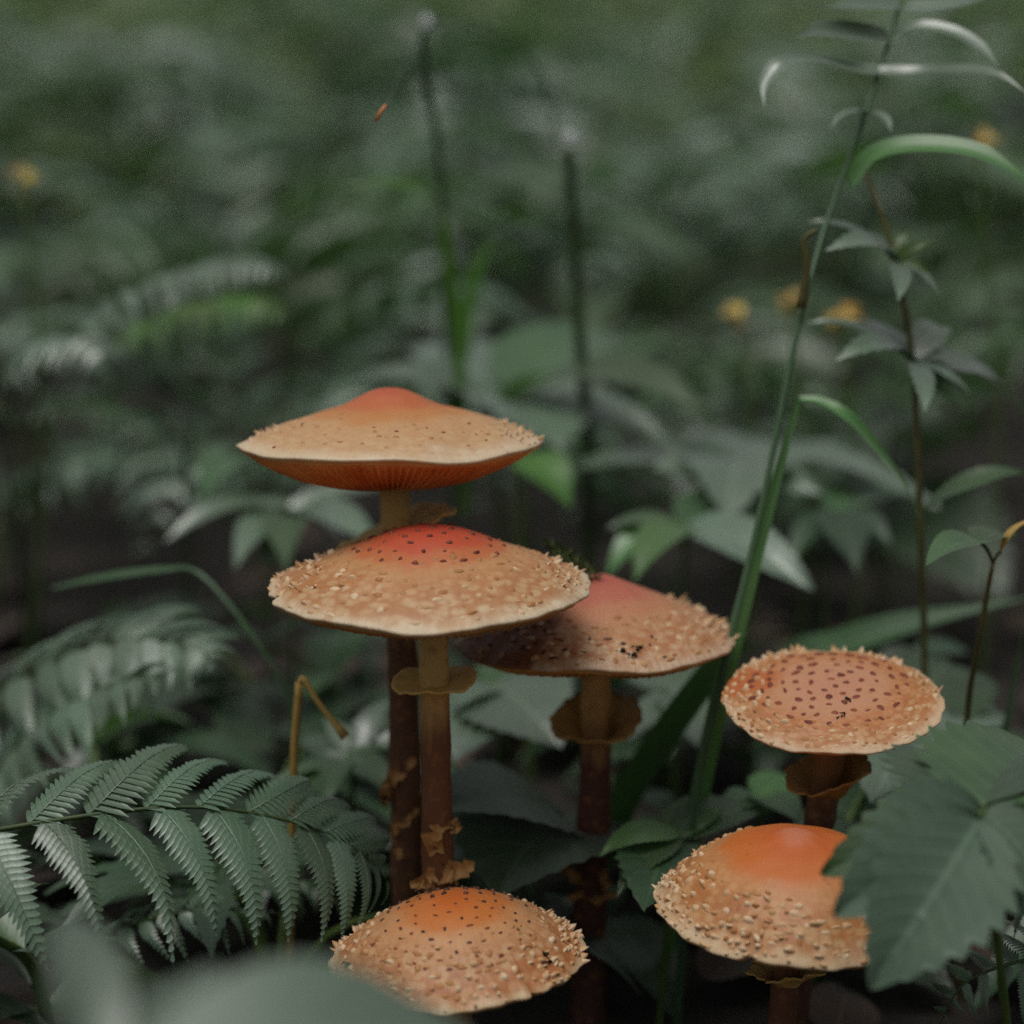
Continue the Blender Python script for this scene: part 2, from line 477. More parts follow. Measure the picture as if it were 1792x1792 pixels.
# ------------------------------------------------------------------ ground
def mat_ground():
    m, nt, b, N, L = nodes('forest_floor')
    geo = N.new('ShaderNodeNewGeometry')
    n1 = N.new('ShaderNodeTexNoise'); n1.inputs['Scale'].default_value = 38; n1.inputs['Detail'].default_value = 8
    L.new(geo.outputs['Position'], n1.inputs['Vector'])
    vo = N.new('ShaderNodeTexVoronoi'); vo.inputs['Scale'].default_value = 55
    L.new(geo.outputs['Position'], vo.inputs['Vector'])
    c1 = ramp(N, [(0.3, (0.007, 0.006, 0.005)), (0.55, (0.016, 0.011, 0.008)), (0.75, (0.034, 0.020, 0.012))])
    L.new(n1.outputs['Fac'], c1.inputs[0])
    n2 = N.new('ShaderNodeTexNoise'); n2.inputs['Scale'].default_value = 1.3; n2.inputs['Detail'].default_value = 4
    L.new(geo.outputs['Position'], n2.inputs['Vector'])
    c2 = ramp(N, [(0.36, (0.014, 0.024, 0.009)), (0.5, (0.045, 0.085, 0.022)), (0.66, (0.09, 0.13, 0.05))])
    L.new(n2.outputs['Fac'], c2.inputs[0])
    sp = N.new('ShaderNodeSeparateXYZ'); L.new(geo.outputs['Position'], sp.inputs[0])
    yy = math_node(N, L, 'ADD', sp.outputs[1], math_node(N, L, 'MULTIPLY', n1.outputs['Fac'], 0.8))
    mr = N.new('ShaderNodeMapRange'); mr.inputs['From Min'].default_value = 2.9; mr.inputs['From Max'].default_value = 3.8
    L.new(yy, mr.inputs['Value'])
    mx = N.new('ShaderNodeMix'); mx.data_type = 'RGBA'
    L.new(mr.outputs[0], mx.inputs['Factor']); L.new(c1.outputs[0], mx.inputs['A']); L.new(c2.outputs[0], mx.inputs['B'])
    L.new(mx.outputs['Result'], b.inputs['Base Color'])
    b.inputs['Roughness'].default_value = 0.85
    bp = N.new('ShaderNodeBump'); bp.inputs['Strength'].default_value = 0.8; bp.inputs['Distance'].default_value = 0.01
    L.new(math_node(N, L, 'ADD', n1.outputs['Fac'], vo.outputs['Distance']), bp.inputs['Height'])
    L.new(bp.outputs[0], b.inputs['Normal'])
    return m
M['ground'] = mat_ground()
def build_ground():
    def axis(neg, pos):
        a = list(np.arange(-1.2, 1.2001, 0.06))
        v, s = 1.2, 0.08
        p = []
        while v < pos:
            v += s; s *= 1.16; p.append(v)
        q, v, s = [], 1.2, 0.08
        while v < neg:
            v += s; s *= 1.16; q.append(-v)
        return np.array(q[::-1] + a + p)
    xs, ys = axis(150, 150), axis(20, 300)
    V = [(x, y, gz(x, y)) for y in ys for x in xs]
    n = len(xs)
    F = [(j * n + i, j * n + i + 1, (j + 1) * n + i + 1, (j + 1) * n + i) for j in range(len(ys) - 1) for i in range(n - 1)]
    o = link('ground', mesh('ground', V, F, None, [M['ground']]), None, (0, 0, 0), 'structure')
build_ground()

# ------------------------------------------------------------------ mushrooms
def interp(tab, r):
    xs = [t[0] for t in tab]; ys = [t[1] for t in tab]
    return float(np.interp(r, xs, ys))
def smooth_prof(tab):
    """resample a profile so that its kinks are rounded"""
    xs = np.linspace(0, 1, 81)
    ys = np.interp(xs, [t[0] for t in tab], [t[1] for t in tab])
    k = np.array([1, 4, 7, 8, 7, 4, 1], float); k /= k.sum()
    for _ in range(2):
        pad = np.concatenate([ys[3:0:-1], ys, 2 * ys[-1] - ys[-2:-5:-1]])
        ys = np.convolve(pad, k, 'valid')
    return lambda r: float(np.interp(r, xs, ys))

def mushroom(label, cpx, hw, prof, under, tilt, stem_px, stem_w, colours, stemcol, zones, ring=None, gill='gilltan',
             ngill=110, ragged=0.012, notches=(), patch=None, flakes=(), crumbs=(), seed=1, fibre=1.0, lift=0.0, shag=0.7):
    rg = random.Random(seed)
    cx, cy, Y = cpx
    C = P(cx, cy, Y)
    depth = Y * _cp + (CAM_H - C.z) * _sp
    R = hw * depth / FPX
    bx = stem_px[-1][0]
    base = ground_at(bx, Y)
    root = thing('mushroom', label, 'mushroom', base, 'scaly orange mushrooms')
    zf = smooth_prof(prof)
    ph = [rg.random() * 6.28 for _ in range(6)]
    def rim(th):
        w = 1 + 0.012 * math.sin(2 * th + ph[0]) + 0.010 * math.sin(3 * th + ph[1]) + 0.006 * math.sin(7 * th + ph[2])
        w += ragged * (0.5 * math.sin(17 * th + ph[3]) + 0.5 * math.sin(29 * th + ph[4]))
        for a, wd, dp in notches:
            d = (th - a + math.pi) % (2 * math.pi) - math.pi
            w -= dp * max(0, 1 - abs(d) / wd)
        return w
    def wav(th, r):
        return (0.018 * math.sin(2 * th + ph[5]) + 0.012 * math.sin(5 * th + ph[1])) * r ** 3 + lift * r * r * math.cos(th)
    def top(r, th):
        w = rim(th)
        q = r * (1 + (w - 1) * r ** 4)
        return Vector((R * q * math.cos(th), R * q * math.sin(th), R * (zf(min(r, 1)) + wav(th, r) + 0.006 * math.sin(9 * th + 12 * r + ph[2]) * r)))
    # cap: dome, rounded rim, and flesh underneath
    nr, nt = 44, 144
    V, F = [top(0, 0)], []
    prof2 = [(k / nr) for k in range(1, nr + 1)]
    for r in prof2:
        for k in range(nt):
            V.append(top(r, 2 * math.pi * k / nt))
    rings = len(prof2)
    rimth = 0.030
    for (dr, dz) in ((0.004, -0.008), (0.001, -0.018), (-0.010, -0.024), (-0.022, -0.020), (-0.06, 0.0)):
        for k in range(nt):
            th = 2 * math.pi * k / nt
            p = top(1.0, th)
            e = Vector((p.x, p.y, 0)).normalized()
            V.append(p + e * (dr * R) + Vector((0, 0, dz * R)))
        rings += 1
    for k in range(nt):
        F.append((0, 1 + k, 1 + (k + 1) % nt))
    for j in range(rings - 1):
        a, b2 = 1 + j * nt, 1 + (j + 1) * nt
        for k in range(nt):
            k2 = (k + 1) % nt
            F.append((a + k, b2 + k, b2 + k2, a + k2))
    mc = mat_cap('cap_skin', R, colours, fibre, patch, shag)
    cap = link('cap', mesh('cap', V, F, None, [mc]), root, C)
    cap.rotation_euler = (R_(tilt[0]), R_(tilt[1]), rg.random() * 0 )
    rotM = cap.rotation_euler.to_matrix()
    def child(o):
        o.parent = cap
        o.location = (0, 0, 0)
        return o
    # gills: a pleated lower surface, one fold per gill
    V, F = [], []
    uf = smooth_prof(under)
    rs = [0.996, 0.975, 0.93, 0.86, 0.76, 0.62, 0.46, 0.3, 0.16, 0.09]
    seg = ngill * 4
    for r in rs:
        am = 0.024 * min(1, max(0, 0.97 - r) * 9) * (0.5 + 0.5 * r)
        for k in range(seg):
            th = 2 * math.pi * k / seg
            w = rim(th)
            q = r * (1 + (w - 1) * r ** 4)
            dz = am * (1, 0.35, -1, 0.35)[k % 4] * (1 if (k // 4) % 2 else 0.8)
            V.append((R * q * math.cos(th), R * q * math.sin(th), R * ((uf(r) - 0.012 if r < .99 else -0.010) + wav(th, r) + dz)))
    for j in range(len(rs) - 1):
        for k in range(seg):
            k2 = (k + 1) % seg
            F.append((j * seg + k, (j + 1) * seg + k, (j + 1) * seg + k2, j * seg + k2))
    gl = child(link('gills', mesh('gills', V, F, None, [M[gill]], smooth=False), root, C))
    # scales: little flakes that lift off the skin
    by = {}
    spots = []
    for (n, r0, r1, t0, t1, size, high, mk) in zones:
        bm = by.setdefault(mk, MB())
        put = spots if mk in ('spot', 'spotblack') else []
        dmin = (.115 if seed == 34 else .095) * R if mk in ('spot', 'spotblack') else size * R * (1.25 if high < .03 else .72)
        start = len(put)
        for _ in range(n * 8):
            if len(put) - start >= n:
                break
            r = math.sqrt(rg.uniform(r0 * r0, r1 * r1))
            if high >= .03:                       # upturned scales stand in rough rows round the cap
                r = min(r1, round(r / .058) * .058 + rg.gauss(0, .009))
            th = R_(rg.uniform(t0, t1))
            p = top(r, th)
            if any((p - q).length < dmin for q in put):
                continue
            put.append(p)
            pu = (top(min(r + 0.01, 1), th) - top(r - 0.01, th)).normalized()
            pv = (top(r, th + 0.01) - top(r, th - 0.01)).normalized()
            nm = pu.cross(pv).normalized()
            if nm.z < 0:
                nm = -nm
            if high >= .03 and math.sin(5 * th + ph[0]) + math.sin(11 * th + 9 * r + ph[1]) < rg.uniform(-2.2, .3):
                continue
            s = size * R * (rg.uniform(0.4, 1.15) * .8 if high >= .03 else rg.uniform(.7, 1.2) * 1.1)
            h = high * R * rg.uniform(0.3, 1.2) * (.9 if high >= .03 else 1)
            k = 7
            tip = high >= .03
            asp = rg.uniform(0.8, 1.6)           # wider across than along the radius
            rowA, rowB = [], []
            lean = pu * (rg.uniform(.1, .9) if tip else 0) * h
            for q in range(k):
                a = 2 * math.pi * (q + rg.uniform(-.3, .3)) / k
                j = rg.uniform(.75, 1.25)
                off = pu * (math.cos(a) * s * .5 / asp * j) + pv * (math.sin(a) * s * .5 * asp * j)
                rowA.append(p - nm * (.006 * R) + off)
                rowB.append(p + nm * h * (.5 if tip else .75) + off * (.66 if tip else .68) + lean * .4)
            pts = rowA + rowB + [p + nm * h * (1.0 if tip else .9) + lean + Vector((0, 0, h * .2))]
            bm.add(pts, [(q, (q + 1) % k, k + (q + 1) % k, k + q) for q in range(k)] + [(k + q, k + (q + 1) % k, 2 * k) for q in range(k)])
    for mk, bm in by.items():
        o = link('scale_layer', mesh('scale_layer', bm.V, bm.F, None, [M[mk]], smooth=True), root, C, 'stuff')
        child(o)
    for (rr_, td, sz_) in crumbs:
        bm = MB()
        p = top(rr_, R_(td))
        for q in range(5):
            c = p + Vector((rg.uniform(-1, 1), rg.uniform(-1, 1), rg.uniform(0, .4))) * sz_ * R * 0.6
            s = sz_ * R * rg.uniform(0.3, 0.6)
            pts = [c + Vector((rg.gauss(0, 1), rg.gauss(0, 1), rg.gauss(0, .6))).normalized() * s for _ in range(6)]
            bm.add(pts, [(0, 1, 2), (0, 2, 3), (0, 3, 4), (0, 4, 1), (5, 2, 1), (5, 3, 2), (5, 4, 3), (5, 1, 4)])
        child(link('soil_crumb', mesh('soil_crumb', bm.V, bm.F, None, [M['dirt']]), root, C))
    # stem
    pts = [C - Vector((0, 0, R * 0.02))] + [P(x, y, Y) for (x, y) in stem_px[1:-1]] + [base - Vector((0, 0, 0.01))]
    pts = spline(pts, 40)
    r0, r1 = stem_w[0] * 0.5 * depth / FPX, stem_w[1] * 0.5 * depth / FPX
    bm = MB()
    bm.tube(pts, lambda u: (r0 + (r1 - r0) * u) * (1 + 0.03 * math.sin(19 * u + ph[0])) * (1 + 0.25 * max(0, u - 0.9) * 10) * (1 + .05 * math.sin(47 * u + ph[1]) * u), 22, 0.09)
    ms = mat_stem('stem_skin', pts[0].z - base.z, 0.0, *stemcol)
    st = bm.build('stem', [ms], root, base)
    WORLD[st.name] = base.copy()
    def stem_at(py):
        best = min(pts, key=lambda p: abs((896 - FPX * ((p - Vector((0, 0, CAM_H))).dot(Vector((0, _sp, _cp)))) / ((p - Vector((0, 0, CAM_H))).dot(Vector((0, _cp, -_sp))))) - py))
        return best
    if ring:
        (py, hwr, drop, rt, rl, mk, rag) = ring
        c = stem_at(py)
        Rr = hwr * depth / FPX
        V, F = [], []
        nt2, nr2 = 72, 9
        rs_ = r0 * 0.9
        for side in (0, 1):
            for j in range(nr2 + 1):
                u = j / nr2
                for k in range(nt2):
                    th = 2 * math.pi * k / nt2
                    ed = 1 + rag * (0.6 * math.sin(3 * th + ph[1]) + 0.5 * math.sin(8 * th + ph[2]) + 0.4 * math.sin(19 * th + ph[3])) * u * u
                    rad = rs_ + (Rr * ed - rs_) * u
                    if drop == 'bulb':           # a collar that swells out and closes again below
                        a_ = -1.0 + 2.0 * u if not side else 1.0
                        pr_ = [(0, .10), (.22, .16), (.55, .20), (.85, .12), (1, -.10), (.95, -.32), (.78, -.62), (.55, -.85), (.36, -1.0), (.30, -1.08)][j]
                        rad = rs_ * .95 + (Rr * ed - rs_) * pr_[0] - side * .012 * Rr
                        V.append((rad * math.cos(th), rad * math.sin(th), pr_[1] * Rr * .92 + .03 * Rr * math.sin(2 * th + ph[4]) - side * .01 * Rr))
                        continue
                    z = drop * Rr * (u ** 0.8 - 1) * 1.0 - side * 0.035 * Rr * (1 + 0.8 * u) + 0.06 * Rr * math.sin(3 * th + ph[4]) * u
                    rad -= side * 0.01 * Rr * u
                    V.append((rad * math.cos(th), rad * math.sin(th), z + 0.02 * Rr * math.sin(11 * th + ph[0]) * u))
        m1 = (nr2 + 1) * nt2
        for j in range(nr2):
            for k in range(nt2):
                k2 = (k + 1) % nt2
                F.append((j * nt2 + k, (j + 1) * nt2 + k, (j + 1) * nt2 + k2, j * nt2 + k2))
                F.append((m1 + j * nt2 + k2, m1 + (j + 1) * nt2 + k2, m1 + (j + 1) * nt2 + k, m1 + j * nt2 + k))
        for k in range(nt2):
            k2 = (k + 1) % nt2
            F.append((nr2 * nt2 + k, m1 + nr2 * nt2 + k, m1 + nr2 * nt2 + k2, nr2 * nt2 + k2))
        rgo = link('veil_ring', mesh('veil_ring', V, F, None, [M[mk]]), st, c)
        rgo.rotation_euler = (R_(rt), R_(rl), 0)
    # torn flakes of veil on the lower stem
    for (fx, fy, ln, wd, ang, out) in flakes:
        c = P(fx, fy, Y) + Vector((0, -r1 * 0.9, 0))
        d = Vector((math.cos(R_(ang)), 0, math.sin(R_(ang))))
        bm = MB()
        n = 9
        fp = [c + d * (ln * depth / FPX) * (i / (n - 1) - 0.5) + Vector((rg.gauss(0, 1), -out + rg.gauss(0, 1), rg.gauss(0, 1))) * 0.0009 for i in range(n)]
        bm.ribbon(fp, lambda u: wd * depth / FPX * (0.55 + 0.45 * math.sin(3.1 * u)) * rg.uniform(.6, 1.3), (0, -1, 0.4), 0.5)
        V = bm.V; V2 = [(v[0], v[1] + 0.0012, v[2]) for v in V]
        bm.add(V2, [f[::-1] for f in bm.F], bm.U)
        bm.build('veil_scrap', [M['scrap']], st, c)
    return root

TAN, CREAM = (0.62, 0.36, 0.155), (0.74, 0.54, 0.30)
RING = mat_plain('ring_ochre', (0.60, 0.36, 0.09), (0.70, 0.46, 0.14), 0.6, 250)
M['ring'] = RING
M['ringbrown'] = mat_plain('ring_brown', (0.36, 0.18, 0.045), (0.48, 0.27, 0.075), 0.65, 250)
OLIVE, MAROON, BLACKB = (0.62, 0.40, 0.13), (0.15, 0.055, 0.025), (0.05, 0.022, 0.014)

mushroom('tallest mushroom with a smooth pointed orange cap and rusty gills showing underneath',
    (683, 775, 0.640), 262,
    [(0, .37), (.08, .365), (.16, .335), (.25, .285), (.34, .245), (.5, .205), (.7, .14), (.88, .065), (1, 0)],
    [(0, -.27), (.16, -.27), (.4, -.25), (.62, -.20), (.8, -.12), (.92, -.055), (1, -.02)],
    (-4, -1), [(688, 800), (690, 850), (704, 1150), (712, 1500), (718, 1800)], (50, 60),
    [(0, (.56, .11, .045)), (.24, (.60, .16, .05)), (.46, (.62, .26, .075)), (.64, (.66, .38, .16)), (.85, (.68, .43, .20)), (1.0, (.78, .60, .36))],
    (OLIVE, (0.12, 0.05, 0.024), (0.09, 0.04, 0.02)),
    [(60, .74, .98, 115, 200, .055, .030, 'cream'), (46, .76, .98, -25, 60, .055, .030, 'cream'), (30, .5, .88, 195, 345, .036, .005, 'flake'), (9, .55, .93, 205, 340, .026, .007, 'spot')],
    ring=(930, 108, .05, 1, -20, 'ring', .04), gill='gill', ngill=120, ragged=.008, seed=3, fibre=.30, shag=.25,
    flakes=[(700, 1345, 75, 22, 42, .002), (676, 1385, 34, 18, 80, .003), (705, 1440, 60, 14, 60, .0), (700, 1480, 40, 12, 100, 0), (720, 1420, 30, 10, 20, 0)])

mushroom('broad flat scaly mushroom with red dotted centre, resting over its pink neighbour',
    (752, 1030, 0.600), 277,
    [(0, .40), (.12, .395), (.25, .365), (.4, .30), (.55, .235), (.72, .165), (.88, .08), (1, 0)],
    [(0, -.14), (.3, -.14), (.6, -.12), (.85, -.07), (1, -.02)],
    (-1, -0.6), [(757, 1080), (758, 1130), (764, 1350), (766, 1540), (770, 1800)], (50, 58),
    [(0, (.55, .07, .03)), (.30, (.60, .10, .04)), (.44, (.60, .18, .06)), (.58, (.63, .33, .13)), (.9, (.66, .42, .20)), (1.0, (.78, .62, .38))],
    (OLIVE, (0.16, 0.06, 0.025), (0.13, 0.04, 0.02)),
    [(70, .03, .48, 0, 360, .042, .014, 'spot'), (20, .12, .50, 20, 160, .036, .032, 'spotblack'), (110, .42, .93, 0, 360, .052, .010, 'flake'), (80, .74, 1.0, 100, 200, .062, .040, 'cream'), (50, .64, .98, 105, 230, .052, .022, 'cream'), (70, .74, 1.0, -20, 80, .060, .034, 'cream'), (30, .6, .97, 200, 345, .055, .007, 'cream'), (40, .6, .98, 110, 215, .05, .03, 'flake')],
    ring=(1180, 76, .10, 3, -5, 'ring', .02), ragged=.012, seed=8, fibre=.6, notches=[(R_(192), .07, .05)],
    flakes=[(765, 1462, 60, 30, 62, 0), (800, 1515, 48, 30, 35, .004), (760, 1528, 70, 26, 28, .004), (745, 1535, 40, 24, 10, .004), (787, 1520, 45, 14, -55, .004), (800, 1440, 30, 10, 80, 0)])

mushroom('pink centred cone capped mushroom with a brown patch, tucked under its neighbour',
    (1044, 1114, 0.645), 240,
    [(0, .46), (.1, .455), (.22, .40), (.4, .315), (.6, .225), (.8, .135), (.92, .07), (1, 0)],
    [(0, -.12), (.5, -.12), (.85, -.07), (1, -.02)],
    (-1, -1.2), [(1042, 1180), (1043, 1190), (1043, 1320), (1032, 1600), (1030, 1800)], (46, 66),
    [(0, (.50, .11, .07)), (.28, (.56, .16, .085)), (.46, (.58, .24, .11)), (.66, (.60, .33, .15)), (.92, (.64, .40, .21)), (1.0, (.70, .50, .30))],
    ((0.52, 0.30, 0.09), (0.085, 0.025, 0.016), (0.055, 0.02, 0.014)),
    [(46, .74, 1.0, -18, 85, .085, .062, 'cream'), (60, .5, .98, 190, 345, .05, .010, 'flake'), (40, .6, .96, 205, 350, .055, .010, 'cream'), (50, .6, 1, 60, 200, .06, .035, 'flake'), (12, .72, .93, 235, 300, .04, .015, 'spotblack'), (24, .5, .98, 185, 245, .045, .012, 'spotblack')],
    ring=(1256, 82, .50, 15, -9, 'ringbrown', .05), ragged=.012, seed=21, fibre=1.2, patch=(-3.05, -2.05, (0.20, 0.075, 0.032)),
    crumbs=[(.84, 287, .05), (.86, 279, .045), (.9, 283, .05)],
    flakes=[(990, 1490, 34, 24, 100, .002), (1005, 1520, 60, 18, -42, .001), (1052, 1528, 42, 16, 100, .001), (1035, 1562, 70, 18, 8, .002)])

mushroom('flat capped mushroom covered in small dark red dots, with orange edge beside the grass stalk',
    (1457, 1222, 0.605), 191,
    [(0, .15), (.3, .145), (.55, .12), (.75, .085), (.9, .04), (1, 0)],
    [(0, -.10), (.5, -.10), (.85, -.07), (1, -.02)],
    (11, -3), [(1455, 1290), (1452, 1310), (1440, 1400), (1424, 1500), (1362, 1800)], (52, 56),
    [(0, (.60, .27, .14)), (.45, (.61, .29, .14)), (.68, (.60, .27, .10)), (.85, (.62, .34, .14)), (1.0, (.72, .50, .28))],
    ((0.26, 0.12, 0.035), (0.10, 0.04, 0.02), BLACKB),
    [(54, .0, .78, 10, 190, .070, .022, 'spot'), (40, .0, .70, 190, 370, .068, .012, 'spot'), (36, .62, 1.0, 135, 230, .062, .028, 'cream'), (46, .82, 1.0, -10, 150, .090, .062, 'cream'), (46, .66, .95, 200, 360, .055, .010, 'flake'), (30, .7, 1.0, 140, 215, .06, .03, 'flake'), (24, .75, .96, 220, 350, .05, .010, 'cream')],
    ring=(1342, 76, .66, 10, -17, 'ringbrown', .06), ragged=.012, seed=34, fibre=.5,
    crumbs=[(.32, 290, .055), (.56, 268, .06)], patch=(2.4, 3.13, (.42, .12, .035)))

mushroom('lowest domed mushroom with black specks and shaggy rim, behind the blurred pale leaf',
    (800, 1672, 0.555), 222,
    [(0, .50), (.15, .485), (.3, .445), (.5, .36), (.7, .24), (.87, .11), (1, 0)],
    [(0, -.08), (.5, -.08), (.85, -.06), (1, -.02)],
    (0, -3), [(800, 1740), (800, 1760), (800, 1900), (802, 2000), (804, 2050)], (50, 56),
    [(0, (.60, .14, .02)), (.34, (.62, .19, .035)), (.52, (.63, .31, .12)), (.75, (.62, .36, .16)), (.92, (.58, .28, .10)), (1.0, (.72, .52, .28))],
    (OLIVE, MAROON, BLACKB),
    [(46, .05, .62, 20, 170, .036, .022, 'spotblack'), (30, .05, .62, 170, 380, .036, .010, 'spotblack'), (30, .2, .75, 200, 340, .038, .010, 'spot'), (90, .86, 1.0, 0, 360, .066, .044, 'cream'), (90, .66, .98, 0, 360, .055, .024, 'cream'), (90, .62, .95, 0, 360, .06, .014, 'flake'), (50, .80, 1.0, -45, 45, .075, .05, 'cream'), (36, .92, 1.0, 15, 165, .075, .065, 'cream'), (40, .5, .8, 200, 340, .05, .009, 'flake')],
    ragged=.020, seed=55, fibre=.8, notches=[(R_(-52), .05, .07)],
    crumbs=[(.86, -34, .05), (.88, 197, .05), (.8, -30, .04)])

mushroom('shiny orange domed mushroom with dense shaggy scales, half hidden by a broad toothed leaf',
    (1388, 1578, 0.563), 240,
    [(0, .55), (.1, .54), (.2, .50), (.32, .465), (.5, .40), (.7, .285), (.87, .135), (1, 0)],
    [(0, -.08), (.5, -.08), (.85, -.06), (1, -.02)],
    (3, 0.5), [(1378, 1680), (1376, 1700), (1368, 1800), (1364, 1900), (1360, 2000)], (46, 54),
    [(0, (.62, .20, .09)), (.18, (.62, .14, .025)), (.44, (.64, .17, .028)), (.64, (.64, .31, .11)), (.85, (.62, .34, .13)), (1.0, (.74, .54, .30))],
    ((0.22, 0.10, 0.03), (0.13, 0.045, 0.022), BLACKB),
    [(90, .66, .97, 95, 275, .056, .026, 'cream'), (90, .88, 1.0, 95, 262, .066, .040, 'cream'), (60, .62, .95, 100, 262, .05, .018, 'flake'), (46, .88, 1.0, 20, 110, .070, .05, 'cream'), (34, .72, .97, 250, 345, .060, .010, 'cream'), (20, .65, .95, 240, 345, .055, .007, 'flake'), (30, .92, 1.0, 255, 360, .06, .034, 'cream')],
    ring=(1690, 62, .55, 0, -6, 'ring', .16), ragged=.016, seed=89, fibre=.5, notches=[(R_(-116), .035, .10)])

# ------------------------------------------------------------------ leaf shapes (shared mesh data, unit length along +X)
def leaf_part(nu, nv, wf, teeth=0, td=0.0, fold=0.15, arch=0.08, ripple=0.0, waves=0.02, seed=0, nvein=8, zoff=0.0):
    rg = random.Random(seed)
    p1, p2 = rg.random() * 6, rg.random() * 6
    V, F, U = [], [], []
    m = 2 * nv + 1
    for i in range(nu + 1):
        u = i / nu
        w = wf(u)
        if teeth:
            s = (u * teeth) % 1.0
            tf = 1 - td * (1 - s)
        else:
            tf = 1
        for k in range(m):
            v = (k - nv) / nv
            av = abs(v)
            y = v * w * (1 + (tf - 1) * av ** 2)
            x = u - 0.06 * av * av * (1 - u) * 0.5 + (0.02 * av if teeth else 0)
            z = 4 * arch * u * (1 - u) + fold * abs(y) + waves * math.sin(6 * u + p1 + (1.7 if v > 0 else 0)) * av
            z += ripple * math.cos(6.2832 * nvein * (u - 0.22 * av)) * av * (1.15 - av) + zoff
            V.append((x, y, z)); U.append((u, 0.5 + v * 0.5))
    for i in range(nu):
        for k in range(m - 1):
            F.append((i * m + k, (i + 1) * m + k, (i + 1) * m + k + 1, i * m + k + 1))
    return V, F, U
def w_ovate(c, k=0.35):
    return lambda u: c * (max(0, math.sin(math.pi * u ** 0.62)) ** 0.85 + 0.012)
def w_lance(c):
    return lambda u: c * (max(0, math.sin(math.pi * u ** 0.85)) ** 1.1 + 0.012)
def mk_leaf(name, key, **kw):
    return mesh(name, *leaf_part(**kw), [M[key]])
LEAF = {}
LEAF['ovate'] = mk_leaf('leaf', 'grey', nu=48, nv=4, wf=w_ovate(.34), teeth=16, td=.16, fold=.2, arch=.10, ripple=.012, seed=1)
LEAF['broad'] = mk_leaf('leaf', 'grey', nu=48, nv=5, wf=w_ovate(.46), teeth=12, td=.20, fold=.14, arch=.07, ripple=.016, seed=2, nvein=7)
LEAF['scallop'] = mk_leaf('leaf', 'grey', nu=60, nv=6, wf=w_ovate(.52), teeth=11, td=.15, fold=.10, arch=.10, ripple=.007, seed=3, nvein=7)
LEAF['jagged'] = mk_leaf('leaf', 'sage', nu=63, nv=6, wf=w_ovate(.50), teeth=9, td=.22, fold=.14, arch=.10, ripple=.014, seed=13, nvein=9, waves=.03)
LEAF['lance'] = mk_leaf('leaf', 'mid', nu=40, nv=3, wf=w_lance(.15), teeth=13, td=.14, fold=.25, arch=.14, ripple=.006, seed=4)
LEAF['smooth'] = mk_leaf('leaf', 'mid', nu=20, nv=4, wf=w_lance(.24), fold=.2, arch=.14, ripple=.008, seed=5)
LEAF['narrow'] = mk_leaf('leaf', 'grey', nu=20, nv=2, wf=w_lance(.07), fold=.3, arch=.16, seed=6)
def palmate(name, key, spec, seed):
    bm = MB()
    for i, (ang, ln, wd, td) in enumerate(spec):
        V, F, U = leaf_part(nu=30, nv=3, wf=lambda u, wd=wd: wd * (max(0, math.sin(math.pi * (0.06 + 0.94 * u) ** 0.8)) ** 1.0 + 0.01), teeth=10, td=td, fold=.16, arch=.10 + 0.03 * (i % 3), seed=seed + i, waves=.015, zoff=0.006 * (i % 3))
        ca, sa = math.cos(R_(ang)), math.sin(R_(ang))
        dr = -0.10 * abs(math.sin(R_(ang)))
        bm.add([((x * ca - y * sa) * ln, (x * sa + y * ca) * ln, (z + dr * x) * ln) for x, y, z in V], F, U)
    return mesh(name, bm.V, bm.F, bm.U, [M[key]])
LEAF['palm5'] = palmate('leaf', 'grey', [(-100, .62, .16, .3), (-48, .9, .17, .3), (0, 1.0, .18, .3), (50, .88, .17, .3), (104, .6, .16, .3)], 40)
LEAF['palm3'] = palmate('leaf', 'grey', [(-68, .85, .25, .26), (0, 1.0, .26, .26), (72, .82, .25, .26)], 60)
LEAF['palm7'] = palmate('leaf', 'mid', [(-130, .55, .12, .3), (-85, .75, .13, .35), (-40, .95, .13, .35), (0, 1.0, .13, .35), (42, .95, .13, .35), (86, .75, .13, .35), (128, .5, .12, .3)], 80)

def pinna_mesh(n, wid, key, seed, curl=0.10, bend=0.0):
    """one fern pinna: midrib and toothed pinnules to both sides"""
    rg = random.Random(seed)
    bm = MB()
    for i in range(n):
        u = (i + 0.5) / n
        ln = wid * max(0.03, min(1, .72 + u) * (1 - u) ** .8 * 1.18) * rg.uniform(.92, 1.08)
        hw = 0.55 / n
        for s in (-1, 1):
            bx = u - 0.25 / n
            V, U = [], []
            zc = 4 * curl * u * (1 - u)
            for j, (t, ww) in enumerate(((0, 1.0), (.35, 1.05), (.7, .8), (1.0, .12))):
                fx = bx + t * ln * 0.55
                yy = s * t * ln
                zz = zc + 0.25 * t * ln * (1 - t) - 0.03 * t
                V.append((fx - hw * ww, yy, zz)); V.append((fx, yy, zz - 0.004)); V.append((fx + hw * ww, yy, zz))
                U += [(u, .5 + s * t * .5)] * 3
            F = []
            for j in range(3):
                a = j * 3
                for q in range(2):
                    f = (a + q, a + q + 1, a + 4 + q, a + 3 + q)
                    F.append(f if s > 0 else f[::-1])
            bm.add(V, F, U)
    bm.V = [(x, y + bend * x * x, z - 0.22 * x ** 3 * curl / .1) for x, y, z in bm.V]
    nv0 = len(bm.V)
    # midrib
    pts = [Vector((u, 0, 4 * curl * u * (1 - u) + 0.002)) for u in np.linspace(0, 1, 8)]
    bm.tube(pts, lambda u: 0.008 * (1.1 - u), 4)
    bm.V = bm.V[:nv0] + [(x, y + bend * x * x, z - 0.22 * x ** 3 * curl / .1) for x, y, z in bm.V[nv0:]]
    return mesh('pinna', bm.V, bm.F, bm.U, [M[key]])
